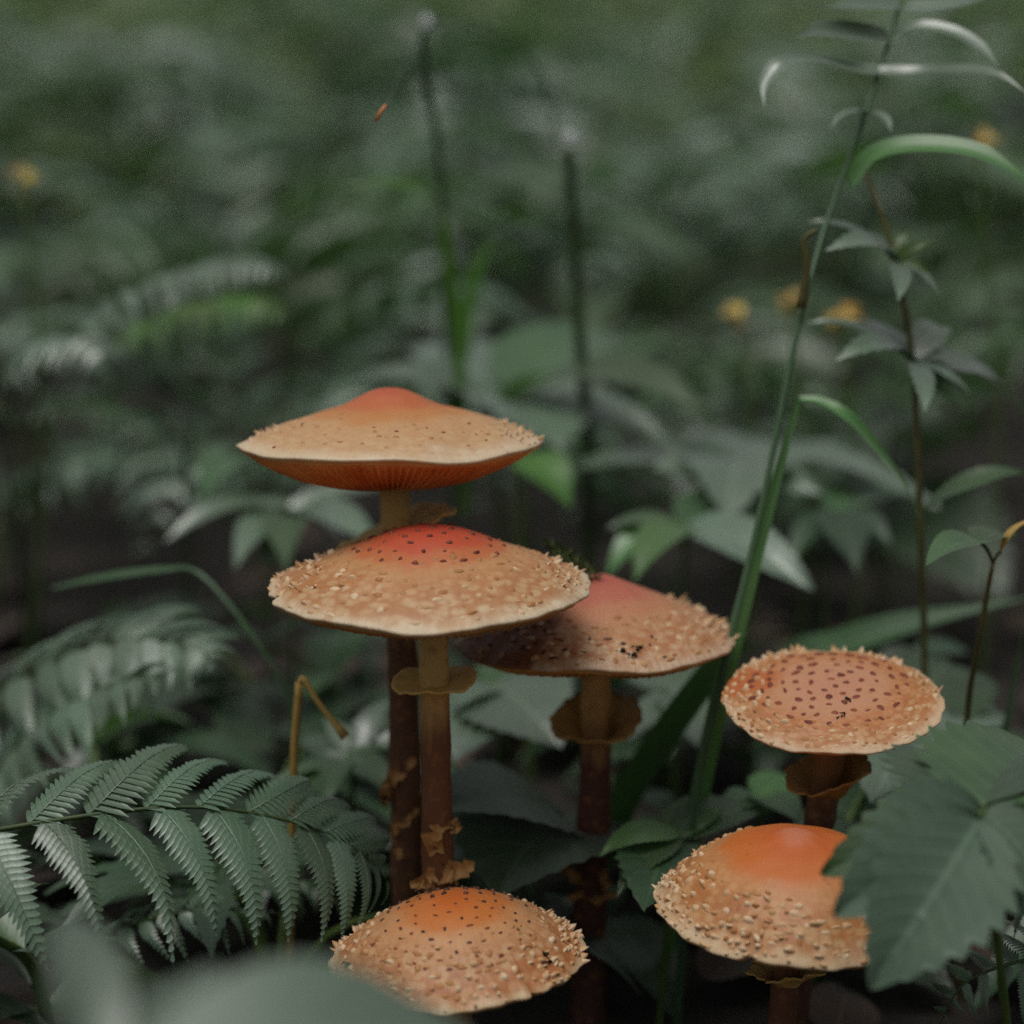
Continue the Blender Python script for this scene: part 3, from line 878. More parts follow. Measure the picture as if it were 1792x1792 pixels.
PINNA = [pinna_mesh(21, .17, 'fern', 1, .10, .16), pinna_mesh(20, .18, 'fern', 2, .08, -.16), pinna_mesh(12, .18, 'fern', 3, .12)]

def frond(root, path, width, npair, s0=0.18, up=(0, 0, 1), key='fern', droop=0.35, taper=1.0, seed=0, rr=0.0011, fwd=0.55, mesh_ids=(0, 1), near=None):
    """a fern frond along a path: the rachis is the frond, the pinnae its children"""
    rg = random.Random(seed)
    pts = spline(path, 36)
    bm = MB()
    bm.tube(pts, lambda u: rr * (1.15 - u), 5)
    fr = bm.build('frond', [M['stemdark']], root, pts[0])
    up = Vector(up)
    for i in range(npair):
        s = s0 + (1 - s0) * (i + 0.5) / npair
        f = s * 36
        k = min(int(f), 35)
        p = pts[k].lerp(pts[k + 1], f - k)
        t = (pts[k + 1] - pts[k]).normalized()
        side = t.cross(up).normalized()
        nn = side.cross(t).normalized()
        q = (s - s0) / (1 - s0)
        ln = width * (math.sin(math.pi * (0.22 + 0.78 * q) ** 0.85) * 0.95 + 0.05) * rg.uniform(.84, 1.1)
        for sg in (-1, 1):
            fw, dr = (near if near and sg > 0 else (fwd, droop))
            d = side * sg + t * (fw + 0.25 * q) - nn * dr * rg.uniform(.7, 1.3)
            inst(PINNA[mesh_ids[(sg > 0) % len(mesh_ids)]], 'pinna', fr, p + t * (0.002 * sg), d, nn, ln, ln * rg.uniform(.85, 1.15), roll=rg.uniform(-.4, .4), mat=M[key])
    return fr

def px_path(lst):
    return [P(*q) for q in lst]

# ------------------------------------------------------------------ hero plants
def herb(name, label, cat, rootpx, J, leaves, key='grey', stem='stem', sr=0.0011, group=None, via=()):
    """a plant: stem from the ground to junction J (pixel, distance), petioles to the leaves.
    leaf = (mesh, base(px,py,Y), tip(px,py,Y), width factor, roll degrees[, material])"""
    g = ground_at(*rootpx)
    root = thing(name, label, cat, g, group)
    bm = MB()
    j = P(*J)
    main = [g - Vector((0, 0, .01))] + [P(*v) for v in via] + [j]
    bm.tube(spline(main, 24), lambda u: sr * (1.25 - .45 * u), 7)
    for lf in leaves:
        b = P(*lf[1])
        if (b - j).length > 0.003:
            # petiole leaves the main stem at its nearest point
            sp = spline(main, 24)
            q = min(sp, key=lambda v: (v - b).length + 0.3 * abs(v.z - b.z))
            mid = q.lerp(b, .5) + Vector((0, 0, (q - b).length * .12))
            bm.tube(spline([q, mid, b], 8), sr * .6, 5)
    bm.build('stem', [M[stem]], root, g)
    for lf in leaves:
        b, t = P(*lf[1]), P(*lf[2])
        d = t - b
        inst(LEAF[lf[0]], 'leaf', root, b, d, (0, -0.25, 1), d.length, d.length * lf[3], roll=R_(lf[4]), mat=M[lf[5]] if len(lf) > 5 else M[key])
    return root

# fern in the left foreground
g = ground_at(-420, .60)
rt = thing('fern', 'sharp grey green fern frond arching towards the tall mushroom stems', 'fern', g)
frond(rt, [g, P(-330, 1570, .565), P(-120, 1480, .56), P(120, 1432, .565), P(340, 1412, .575), P(520, 1440, .585), P(630, 1490, .59), P(684, 1548, .595)], S(290, .58), 11, s0=.30, up=(0.0, -0.40, 1), droop=-.02, seed=2, key='fern', fwd=1.25, mesh_ids=(0, 1), near=(.55, .42))
# second fern just behind, in soft focus
g = ground_at(-260, .74)
rt = thing('fern', 'soft focus fern frond rising from behind the sharp fern, tip bent down', 'fern', g)
frond(rt, [g, P(-160, 1560, .73), P(-30, 1380, .72), P(70, 1260, .71), P(190, 1200, .70), P(300, 1172, .69)], S(190, .7), 11, s0=.4, up=(0.0, -0.3, 1), droop=.0, seed=5, fwd=1.0, near=(.5, .2))
frond(rt, [g, P(-230, 1500, .74), P(-120, 1300, .74), P(40, 1180, .73), P(200, 1120, .72), P(330, 1130, .71), P(372, 1160, .70)], S(200, .7), 12, s0=.4, up=(0.0, -0.3, 1), droop=.1, seed=6, fwd=1.0, near=(.5, .3))
# low fern under it
g = ground_at(80, .66)
rt = thing('fern', 'small low green fern in the shade below the sharp frond', 'fern', g)
frond(rt, [g, P(150, 1660, .62), P(260, 1610, .61), P(380, 1590, .61), P(500, 1600, .62)], S(120, .6), 11, s0=.2, up=(0.0, -0.4, 1), droop=.3, seed=8, mesh_ids=(2,))
frond(rt, [g, P(240, 1600, .66), P(380, 1540, .66), P(520, 1540, .67), P(600, 1590, .66)], S(110, .62), 11, s0=.2, up=(0.1, -0.4, 1), droop=.3, seed=9, key='mid', mesh_ids=(2,))
# fern at right edge
g = ground_at(2000, .6)
rt = thing('fern', 'dark fern whose pinnae hang down beside the broad toothed leaf', 'fern', g)
frond(rt, [g, P(1990, 1640, .56), P(1900, 1520, .555), P(1790, 1490, .55), P(1700, 1540, .55), P(1670, 1640, .55)], S(150, .55), 11, s0=.3, up=(-.2, -0.7, 1), droop=.3, seed=12)
frond(rt, [g, P(1960, 1760, .56), P(1880, 1690, .555), P(1800, 1680, .55), P(1690, 1720, .55), P(1640, 1800, .55)], S(130, .55), 10, s0=.3, up=(-.2, -0.7, 1), droop=.3, seed=13)

# broad toothed leaf plant at right, over the orange dome
herb('broad_leaved_herb', 'jagged dark grey green leaves overlapping the orange domed cap', 'plant', (1800, .56), (1720, 1420, .50),
     [('jagged', (1720, 1420, .500), (1462, 1600, .487), .80, -42, 'sage'),
      ('jagged', (1715, 1430, .495), (1525, 1725, .478), .80, -34, 'sage'),
      ('jagged', (1720, 1420, .50), (1860, 1600, .49), .8, 12, 'sage'),
      ('jagged', (1725, 1415, .505), (1640, 1330, .56), .9, 0, 'sage'),
      ('jagged', (1725, 1415, .505), (1840, 1330, .56), .9, 0, 'mid'),
      ('jagged', (1715, 1425, .503), (1440, 1530, .500), .66, -38, 'mid')], sr=.0012)
# blurred leaves close to the lens
herb('foreground_herb', 'large pale blurred leaves rising in front of the lowest mushroom', 'plant', (330, .29), (330, 1900, .30),
     [('smooth', (190, 1930, .30), (960, 1910, .33), .95, -4, 'pale'),
      ('smooth', (330, 1990, .30), (350, 1690, .345), .8, -8, 'pale'),
      ('smooth', (180, 1990, .30), (110, 1600, .35), .5, 10, 'pale')], sr=.0016)

# tall grass stalk with bent blade
g = ground_at(1180, .64)
rt = thing('grass_stalk', 'tall leaning green grass stalk with narrow drooping leaves at its top', 'grass', g)
path = [g - Vector((0, 0, .01)), P(1215, 1420, .632), P(1262, 1190, .635), P(1330, 900, .65), P(1400, 560, .67), P(1450, 380, .69), P(1510, 210, .705), P(1560, 60, .72), P(1585, -30, .73)]
bm = MB(); bm.tube(spline(path, 60), lambda u: S(7.5 - 4.2 * u, .66), 9); bm.build('stem', [M['grassdark']], rt, g)
bm = MB(); bm.tube(spline([P(1402, 540, .668), P(1412, 470, .668), P(1408, 420, .668), P(1430, 402, .668)], 12), lambda u: S(9 * (1 - .6 * u), .66), 7); bm.build('sheath', [M['stembrown']], rt, P(1402, 540, .668))
def blade(rt, px, width, nh=(0, -.5, 1), key='grass', fold=.3, twist=None, n=30, name='blade', wf=None):
    pts = spline(px_path(px), n)
    bm = MB()
    Y = px[0][2]
    bm.ribbon(pts, wf if wf else (lambda u: S(width, Y) * (0.35 + 0.65 * math.sin(math.pi * min(1, u * .8 + .2)) ** .8) * (1 if u < .7 else max(.04, (1 - u) / .3))), nh, fold, twist)
    return bm.build(name, [M[key]], rt, pts[0])
blade(rt, [(1488, 320, .695), (1530, 272, .69), (1600, 256, .685), (1690, 262, .68), (1760, 290, .675), (1830, 340, .67)], 44, (0, -.8, 1))
blade(rt, [(1538, 126, .712), (1480, 118, .71), (1420, 104, .70), (1370, 108, .69), (1335, 150, .685), (1338, 190, .68)], 34, (0, -.75, 1), 'grey')
blade(rt, [(1538, 126, .712), (1600, 128, .71), (1680, 124, .70), (1745, 132, .69), (1800, 165, .68)], 32, (0, -.75, 1), 'grey')
blade(rt, [(1554, 68, .72), (1500, 60, .715), (1440, 56, .71), (1390, 66, .70)], 50, (0, -.9, 1), 'grey')
blade(rt, [(1554, 68, .72), (1610, 48, .715), (1670, 58, .71), (1720, 88, .70), (1750, 120, .69)], 30, (0, -.75, 1), 'grey')
blade(rt, [(1580, 14, .73), (1520, 10, .72), (1440, 14, .71)], 46, (0, -.7, 1), 'grey')
blade(rt, [(1580, 14, .73), (1650, 14, .72), (1730, -2, .71)], 46, (0, -.7, 1), 'grey')
blade(rt, [(1516, 200, .705), (1500, 194, .70), (1472, 204, .695), (1452, 226, .69)], 18, (0, -.3, 1), 'grey')
blade(rt, [(1516, 200, .705), (1535, 198, .70), (1552, 212, .695), (1560, 232, .69)], 18, (0, -.3, 1), 'grey')
g = ground_at(1150, .66)
rt = thing('grass_plant', 'wide bright green blade folded sharply over into a thin arching tip', 'grass', g)
blade(rt, [(1150, 1750, .66), (1200, 1500, .655), (1262, 1200, .65), (1325, 960, .655), (1398, 694, .665)], 40, (0.3, -1, .2), 'grass', .35, n=30,
      wf=lambda u: S(16 + 28 * math.sin(math.pi * min(1, u * 1.1)) * (1 - .4 * u), .65) * (1 if u < .9 else .55 + .45 * (1 - u) / .1))
blade(rt, [(1397, 697, .665), (1440, 704, .663), (1490, 735, .66), (1545, 800, .665), (1585, 855, .675), (1608, 905, .686)], 16, (0, -.8, 1), 'grass',
      wf=lambda u: S(11 + 16 * math.sin(math.pi * u), .65))
g = ground_at(1010, .70)
rt = thing('grass_plant', 'dark green grass blade slanting up behind the pink capped mushroom', 'grass', g)
blade(rt, [(1030, 1560, .70), (1090, 1400, .69), (1170, 1270, .685), (1262, 1150, .68), (1320, 1090, .68)], 58, (0.5, -1, .5), 'grassdark', .3)

# thin stemmed whorled plant at right
herb('whorled_herb', 'thin straight stem with whorls of pale fingered leaves beside grass stalk', 'plant', (1620, .72), (1512, 300, .72),
     [('palm5', (1566, 455, .70), (1445, 440, .68), 1.1, -16, 'grey'), ('palm5', (1566, 455, .70), (1640, 425, .70), 1.0, 35, 'bright'),
      ('palm5', (1594, 628, .70), (1462, 632, .675), 1.1, -14, 'grey'), ('palm5', (1594, 628, .70), (1650, 580, .73), 1.2, 14, 'grey'),
      ('lance', (1612, 900, .69), (1800, 832, .70), .9, 0, 'mid'),
      ('ovate', (1600, 640, .705), (1790, 730, .74), .8, 8, 'grey'), ('ovate', (1600, 640, .705), (1700, 720, .70), .8, 25, 'mid')],
     stem='stembrown', sr=.0011, via=[(1618, 1170, .70), (1610, 900, .69), (1598, 640, .70), (1572, 480, .705), (1545, 380, .712)])
# small forked seedling at right
herb('forked_seedling', 'slim forked brown stem carrying one small toothed leaf near right edge', 'plant', (1680, .66), (1738, 985, .63),
     [('ovate', (1716, 950, .628), (1622, 992, .605), .75, 6, 'mid'), ('ovate', (1716, 950, .628), (1762, 944, .65), .9, 0, 'mid'), ('narrow', (1752, 965, .63), (1810, 905, .63), 1.6, 0, 'straw')],
     stem='stembrown', sr=.0010, via=[(1690, 1300, .645), (1712, 1130, .635)])
# slender stalks at far right
for k, (x0, x1, yb, yt, Yk) in enumerate([(1745, 1800, 1380, 1050, .68)]):
    g = ground_at(x0, Yk)
    rt = thing('grass_plant', 'thin dark upright grass blade near the forked seedling', 'grass', g)
    blade(rt, [(x0 - 5, 1560, Yk), (x0, yb, Yk), (x0 + 22, 1230, Yk), (x1, yt, Yk)], 14, (0.2, -1, .2), 'grassdark')
# blade lying across behind the dotted cap
g = ground_at(1330, .80)
rt = thing('grass_plant', 'green blade lying nearly level behind the red dotted cap', 'grass', g)
blade(rt, [(1330, 1420, .80), (1370, 1180, .79), (1470, 1130, .78), (1620, 1085, .77), (1830, 1040, .76)], 62, (0, -.8, 1), 'mid')
# bent yellow straw left of the stems
g = ground_at(505, .64)
rt = thing('straw', 'bent yellow dry straw stalk kinked over beside the fern tip', 'straw', g)
bm = MB(); bm.tube(spline([g, P(513, 1370, .632), P(524, 1195, .63)], 14), lambda u: S(8, .63), 6)
bm.tube(spline([P(524, 1195, .63), P(532, 1188, .63), P(556, 1228, .628), P(605, 1290, .625)], 12), lambda u: S(5.5 + 5 * max(0, u - .85) * 6, .63), 6)
bm.build('stalk', [M['straw']], rt, g)
g = ground_at(560, .70)
rt = thing('grass_plant', 'thin green grass arching over and down left of the stems', 'grass', g)
blade(rt, [(530, 1420, .70), (505, 1230, .70), (440, 1110, .70), (350, 1005, .71), (290, 998, .72), (180, 1012, .73), (90, 1030, .74)], 30, (0, -.5, 1), 'grassdark',
      wf=lambda u: S(8 + 14 * max(0, math.sin(math.pi * max(0, (u - .55) / .45))), .7))

# dark stalks behind the tall cap, each ending in a drop of water
def stalk(label, px, w, key='stemdark', drop=None):
    Y = px[0][2]
    g = ground_at(px[0][0], Y)
    rt = thing('plant_stalk', label, 'stalk', g)
    bm = MB(); bm.tube(spline([g] + px_path(px), 40), lambda u: S(w * (1.1 - .3 * u), Y), 8); bm.build('stem', [M[key]], rt, g)
    if drop:
        bm = MB()
        c = P(*drop); r = S(11, drop[2])
        V, F = [], []
        n, m = 10, 14
        for i in range(n + 1):
            a = math.pi * i / n
            for k in range(m):
                b = 2 * math.pi * k / m
                V.append(c + Vector((math.sin(a) * math.cos(b), math.sin(a) * math.sin(b), math.cos(a) * 1.05)) * r)
        for i in range(n):
            for k in range(m):
                F.append((i * m + k, (i + 1) * m + k, (i + 1) * m + (k + 1) % m, i * m + (k + 1) % m))
        bm.add(V, F); bm.build('water_drop', [M['drop']], rt, c)
    return rt
s1 = stalk('thin dark stalk topped with a water drop, behind the pointed cap', [(790, 760, 1.0), (780, 560, .98), (770, 300, .95), (745, 130, .92), (740, 55, .91)], 6, drop=(748, 38, .91))
blade(s1, [(742, 50, .91), (800, 42, .91), (880, 70, .92), (940, 120, .93), (966, 190, .94), (974, 250, .95)], 26, (0, -1, .6), 'grassdark', wf=lambda u: S(9, .92) * (1 - .4 * u))
s2 = stalk('thick dark cut stalk topped with a water drop beside the pointed cap', [(1030, 800, .92), (1018, 640, .92), (1008, 480, .915), (1000, 340, .91), (995, 262, .905)], 11, drop=(1000, 242, .905))
g = ground_at(800, .95)
rt = thing('grass_plant', 'blurred bright grass blade curling over left behind the pointed cap', 'grass', g)
blade(rt, [(815, 900, .95), (800, 600, .94), (776, 420, .93), (762, 360, .92), (720, 326, .91), (640, 322, .90), (570, 335, .90)], 24, (0.2, -.8, 1), 'bright')
g = ground_at(830, 1.0)
rt = thing('grass_plant', 'short upright bright grass tip between the two dark stalks', 'grass', g)
blade(rt, [(800, 800, 1.0), (815, 560, 1.0), (838, 460, 1.0), (868, 405, 1.0)], 26, (0.2, -1, .6), 'bright')
# orange needle on a spider thread
c = P(665, 198, .66)
rt = thing('pine_needle', 'short orange needle hanging on a thread in the air', 'needle', c)
bm = MB(); bm.tube([P(658, 212, .66), P(664, 199, .66), P(676, 184, .66)], S(3.4, .66), 5); bm.build('needle', [M['orange']], rt, c)
bm = MB(); bm.tube(spline([P(676, 184, .66), P(690, 150, .72), P(742, 52, .905)], 10), 0.00008, 4); bm.build('thread', [M['grey']], rt, P(676, 184, .66))

# moss sprig caught on the rim of the broad flat cap
c = P(1000, 985, .645)
rt = thing('moss_sprig', 'feathery green moss sprig caught between the broad cap and pink cap', 'moss', c)
bm = MB()
rg = random.Random(4)
for q in range(7):
    a = P(950 + q * 8, 948 + q * 5, .648); e = P(975 + q * 12, 985 + q * 4 + rg.uniform(-12, 8), .64)
    pts = spline([a, a.lerp(e, .5) + Vector((0, 0, .002)), e], 8)
    bm.tube(pts, .0004, 4)
    for p in pts:
        for w in range(6):
            d = Vector((rg.gauss(0, 1), rg.gauss(0, 1), rg.gauss(0.3, 1))).normalized() * rg.uniform(.0015, .004)
            s = d.cross(Vector((rg.random(), rg.random(), rg.random()))).normalized() * .0004
            bm.add([p - s, p + s, p + d], [(0, 1, 2)])
bm.build('moss_leaf', [M['moss']], rt, c, smooth=False, kind='stuff')

# mid-distance leaves that can be told apart
def H(label, rootpx, J, leaves, key='grey', **kw):
    return herb(kw.pop('name', 'leafy_herb'), label, 'plant', rootpx, J, leaves, key, **kw)
g = ground_at(60, 1.05)
rt = thing('fern', 'pale blurred fern of layered arching fronds, one tip yellow green, left of pointed cap', 'fern', g)
frond(rt, [g, P(60, 720, 1.0), P(150, 560, .98), P(300, 480, .96), P(420, 458, .94), P(500, 478, .92)], S(120, .95), 14, s0=.38, up=(0, -.2, 1), droop=.35, seed=31, key='grey', mesh_ids=(2,))
frond(rt, [g, P(90, 740, .98), P(210, 590, .95), P(340, 535, .92), P(440, 525, .90), P(505, 560, .88)], S(110, .92), 14, s0=.38, up=(0, -.2, 1), droop=.4, seed=32, key='bright', mesh_ids=(2,))
frond(rt, [g, P(20, 760, .98), P(40, 640, .94), P(110, 590, .90), P(170, 610, .87), P(195, 670, .86)], S(110, .9), 12, s0=.34, up=(0, -.2, 1), droop=.4, seed=33, key='grey', mesh_ids=(2,))
frond(rt, [g, P(0, 780, .98), P(-60, 680, .95), P(-150, 640, .92), P(-220, 690, .9)], S(110, .9), 12, s0=.3, up=(0, -.2, 1), droop=.4, seed=34, key='mid', mesh_ids=(2,))
g = ground_at(330, .98)
rt = thing('fern', 'dim green fern spreading in the dark gap left of the pointed cap', 'fern', g)
frond(rt, [g, P(320, 800, .97), P(240, 730, .95), P(130, 710, .93), P(20, 740, .92)], S(110, .95), 12, s0=.3, up=(0, -.2, 1), droop=.3, seed=35, key='mid', mesh_ids=(2,))
frond(rt, [g, P(330, 790, .97), P(390, 730, .95), P(470, 720, .93), P(560, 745, .92)], S(100, .95), 12, s0=.3, up=(0, -.2, 1), droop=.3, seed=36, key='mid', mesh_ids=(2,))
H('herb with pale broad leaves spreading directly behind pointed orange cap', (900, .98), (860, 700, .95),
  [('broad', (860, 705, .95), (620, 655, .93), .55, 0, 'grey'), ('broad', (860, 705, .95), (985, 780, .86), .9, -10, 'grey'), ('broad', (880, 700, .95), (1160, 760, .90), .5, 0, 'grey'),
   ('broad', (860, 700, .95), (900, 610, 1.08), .8, 0, 'grey'), ('ovate', (900, 690, .95), (1090, 600, 1.05), .8, 0, 'mid'), ('lance', (880, 705, .95), (1250, 740, .85), .8, 0, 'mid')], sr=.0014)
H('herb with fingered grey leaves drooping left of the tall stem', (520, .88), (505, 905, .86),
  [('palm5', (505, 905, .86), (290, 950, .82), .8, 0, 'grey'), ('lance', (505, 905, .86), (410, 1000, .80), 1.1, 0, 'grey'), ('ovate', (505, 905, .86), (680, 855, .88), .55, 0, 'grey'), ('lance', (505, 905, .86), (500, 1005, .79), 1.0, 0, 'mid'),
   ('ovate', (505, 905, .86), (660, 960, .80), .5, 0, 'grey')], sr=.0012)
H('herb with small pale leaf tucked left under the pointed cap rim', (470, .98), (480, 800, .93),
  [('lance', (480, 800, .93), (330, 830, .88), 1.3, 0, 'mid'), ('ovate', (480, 800, .93), (360, 880, .84), .6, 10, 'mid'), ('lance', (480, 800, .93), (600, 830, .88), 1.0, 0, 'mid')], sr=.0012)
H('herb with bright almost white lobed leaves right of pointed cap', (1310, .90), (1290, 835, .86),
  [('palm3', (1300, 815, .88), (1270, 915, .80), 1.3, 0, 'grey'), ('broad', (1300, 830, .87), (1145, 820, .85), .85, -25, 'grey'), ('ovate', (1290, 835, .86), (1442, 866, .83), .7, 25, 'grey'), ('broad', (1300, 830, .88), (1370, 785, .98), .8, 0, 'grey')], sr=.0013)
H('herb with grey leaves hanging in front of lobed white leaves', (1180, .82), (1200, 925, .80),
  [('ovate', (1200, 925, .80), (1420, 1035, .75), .62, 10, 'grey'), ('lance', (1200, 925, .80), (1060, 930, .79), 1.4, 0, 'mid'), ('ovate', (1200, 925, .80), (1350, 905, .86), .7, 0, 'mid'), ('smooth', (1180, 910, .80), (1060, 1010, .78), .75, 0, 'grass'),
   ('lance', (1200, 920, .80), (1110, 1020, .75), 1.2, 0, 'grass')], sr=.0012)
H('single bright green leaf hanging under right rim of the pointed cap', (930, .86), (905, 800, .86),
  [('smooth', (905, 800, .86), (1000, 890, .83), 1.2, 0, 'bright')], sr=.0011)
H('dark drooping herb with streaked leaves right behind the grass stalk', (1430, .86), (1450, 900, .84),
  [('lance', (1450, 900, .84), (1560, 960, .80), 1.2, 0, 'dark'), ('lance', (1450, 900, .84), (1500, 1010, .78), 1.2, 0, 'dark'), ('ovate', (1450, 900, .84), (1600, 870, .88), .7, 0, 'mid'), ('lance', (1450, 900, .84), (1380, 1000, .80), 1.0, 0, 'dark')], sr=.0011)
H('low pale herb behind the two tall stems', (600, .74), (620, 1330, .70),
  [('palm5', (620, 1330, .70), (690, 1225, .73), .9, 0, 'grey'), ('palm5', (610, 1340, .70), (560, 1430, .66), .9, 0, 'mid'), ('jagged', (620, 1330, .70), (520, 1300, .72), .7, 0, 'sage'), ('palm3', (600, 1330, .70), (690, 1400, .67), .9, 0, 'mid')], sr=.0012)
H('pale toothed herb between the tall stems and the pink mushroom', (860, .78), (880, 1230, .74),
  [('scallop', (860, 1200, .75), (980, 1310, .70), .85, 8, 'grey'), ('broad', (870, 1210, .75), (800, 1330, .70), .8, 0, 'grey'), ('broad', (880, 1220, .75), (960, 1180, .80), .8, 0, 'mid'), ('ovate', (870, 1210, .75), (800, 1240, .72), .8, 0, 'grey')], sr=.0012)
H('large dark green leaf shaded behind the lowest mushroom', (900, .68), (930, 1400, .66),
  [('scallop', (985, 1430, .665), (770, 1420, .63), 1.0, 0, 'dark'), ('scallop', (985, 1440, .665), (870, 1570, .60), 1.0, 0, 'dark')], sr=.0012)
H('pale leaves between the pink mushroom ring and grass blade', (1170, .74), (1190, 1230, .72),
  [('ovate', (1190, 1230, .72), (1260, 1170, .76), .8, 0, 'grey'), ('ovate', (1190, 1230, .72), (1220, 1310, .68), .8, 0, 'grey'), ('ovate', (1190, 1230, .72), (1100, 1300, .69), .7, 0, 'grey'), ('broad', (1180, 1220, .73), (1130, 1180, .77), .8, 0, 'grey')], sr=.0011)
H('low green herb at foot of the pink mushroom', (1150, .64), (1180, 1470, .63),
  [('lance', (1190, 1462, .63), (1050, 1500, .61), 1.5, 0, 'grass'), ('lance', (1190, 1465, .63), (1080, 1570, .60), 1.3, 0, 'mid'), ('ovate', (1180, 1470, .63), (1260, 1400, .66), .8, 0, 'grass'), ('ovate', (1190, 1470, .63), (1330, 1420, .66), .8, 0, 'mid'), ('ovate', (1180, 1470, .63), (1130, 1430, .66), .8, 0, 'mid'), ('broad', (1170, 1480, .63), (1130, 1590, .585), .8, 0, 'dark')], sr=.0011)
H('grey green broad herb right behind the dotted cap and its ring', (1600, .72), (1620, 1290, .69),
  [('broad', (1600, 1290, .69), (1530, 1400, .64), .9, 0, 'grey'), ('broad', (1610, 1290, .69), (1700, 1390, .64), .9, 0, 'grey'), ('broad', (1620, 1280, .69), (1740, 1240, .73), .9, 0, 'grey'), ('broad', (1600, 1270, .70), (1660, 1160, .76), .9, 0, 'mid'), ('ovate', (1600, 1290, .69), (1490, 1300, .69), .9, 0, 'mid')], sr=.0012)
H('small green herb left of the dotted mushroom stem', (1330, .68), (1330, 1400, .67),
  [('ovate', (1330, 1400, .67), (1400, 1440, .64), .8, 0, 'mid'), ('ovate', (1330, 1400, .67), (1260, 1430, .65), .9, 0, 'mid'), ('ovate', (1330, 1400, .67), (1390, 1370, .70), .8, 0, 'grass')], sr=.0010)
# yellow fallen leaf pieces and twigs among the herbs
def litter(name, label, cat, mk, base, tip, w, key, roll=0, group=None):
    b, t = P(*base), P(*tip)
    o = inst(LEAF[mk], name, None, b, t - b, (0, -.3, 1), (t - b).length, (t - b).length * w, roll=R_(roll), mat=M[key])
    o['label'] = label; o['category'] = cat
    if group: o['group'] = group
    return o
for k, (x, y, Y, s, lab) in enumerate([(1290, 545, .97, 34, 'blurred yellow sprig between the cut stalk and the grass stalk'), (1382, 524, .97, 30, 'small blurred yellow sprig right behind the leaning grass stalk'),
        (1470, 548, .95, 46, 'blurred orange yellow sprig between grass stalk and whorled stem'), (1712, 242, 1.0, 40, 'blurred orange yellow sprig above the drooping grass leaf at right'), (42, 306, 1.0, 30, 'lone blurred yellow sprig above the arching yellow tipped herb')]):
    g = ground_at(x, Y)
    rt = thing('yellow_leaved_sprig', lab, 'plant', g, 'yellow sprigs')
    c = P(x, y, Y)
    bm = MB(); bm.tube(spline([g, g.lerp(c, .5) + Vector((.01, 0, 0)), c], 10), .0012, 5); bm.build('stem', [M['stem']], rt, g)
    for q in range(4):
        a = q * 1.6 + k
        d = Vector((math.cos(a), math.sin(a) * .6 - .2, .25))
        inst(LEAF[('palm3', 'ovate', 'palm3', 'smooth')[q]], 'leaf', rt, c + Vector((0, 0, S(14, Y) * (q - 2))), d + Vector((0, 0, .5 - .5 * q)), (0, -.9, 1), S(s * (.55 + .2 * q), Y), mat=M['yellow'])

# ------------------------------------------------------------------ herb layer that fills the distance
def proto_palmate(key, seed, n=4, h=.17):
    rg = random.Random(seed)
    root = thing('woodland_herb', '', 'plant', (0, 0, 0))
    for k in range(n):
        a = 2 * math.pi * (k + rg.uniform(-.3, .3)) / n
        r, hh = rg.uniform(.03, .08), h * rg.uniform(.6, 1.1)
        b = Vector((math.cos(a) * r, math.sin(a) * r, hh))
        bm = MB(); bm.tube(spline([Vector((0, 0, -.02)), Vector((b.x * .3, b.y * .3, hh * .6)), b], 8), lambda u: .0014 * (1.2 - .5 * u), 5)
        bm.build('stem', [M['stem']], root, (0, 0, 0))
        inst(LEAF[rg.choice(['palm5', 'palm3', 'palm5'])], 'leaf', root, b, (math.cos(a), math.sin(a), rg.uniform(-.45, .0)), (0, 0, 1), rg.uniform(.06, .10), mat=M[key])
    return root
def proto_upright(key, seed, h=.24, tiers=4, mk='ovate', ln=.085):
    rg = random.Random(seed)
    root = thing('upright_herb', '', 'plant', (0, 0, 0))
    lean = Vector((rg.uniform(-.05, .05), rg.uniform(-.05, .05), 0))
    bm = MB(); pts = spline([Vector((0, 0, -.02)), Vector((0, 0, h * .5)) + lean * .3, Vector((0, 0, h)) + lean], 12)
    bm.tube(pts, lambda u: .0022 * (1.2 - .7 * u), 6); bm.build('stem', [M['stem']], root, (0, 0, 0))
    for t in range(tiers):
        u = .35 + .65 * t / (tiers - 1)
        p = pts[min(12, int(u * 12))]
        a0 = t * 1.57 + rg.uniform(-.3, .3)
        for q in (0, 1):
            a = a0 + q * math.pi
            inst(LEAF[mk], 'leaf', root, p, (math.cos(a), math.sin(a), rg.uniform(-.5, .25)), (0, 0, 1), ln * rg.uniform(.75, 1.2) * (1.15 - .45 * (t == tiers - 1)), roll=rg.uniform(-.3, .3), mat=M[key])
    return root
def proto_fern(key, seed, n=5, ln=.30):
    rg = random.Random(seed)
    root = thing('woodland_fern', '', 'fern', (0, 0, 0))
    for k in range(n):
        a = 2 * math.pi * (k + rg.uniform(-.25, .25)) / n
        d = Vector((math.cos(a), math.sin(a), 0))
        l = ln * rg.uniform(.8, 1.15)
        frond(root, [Vector((0, 0, -.02)), d * l * .22 + Vector((0, 0, l * .48)), d * l * .58 + Vector((0, 0, l * .66)), d * l * .98 + Vector((0, 0, l * .5))], l * .27, 9, s0=.22, key=key, droop=.15, seed=seed * 10 + k, mesh_ids=(2,))
    return root
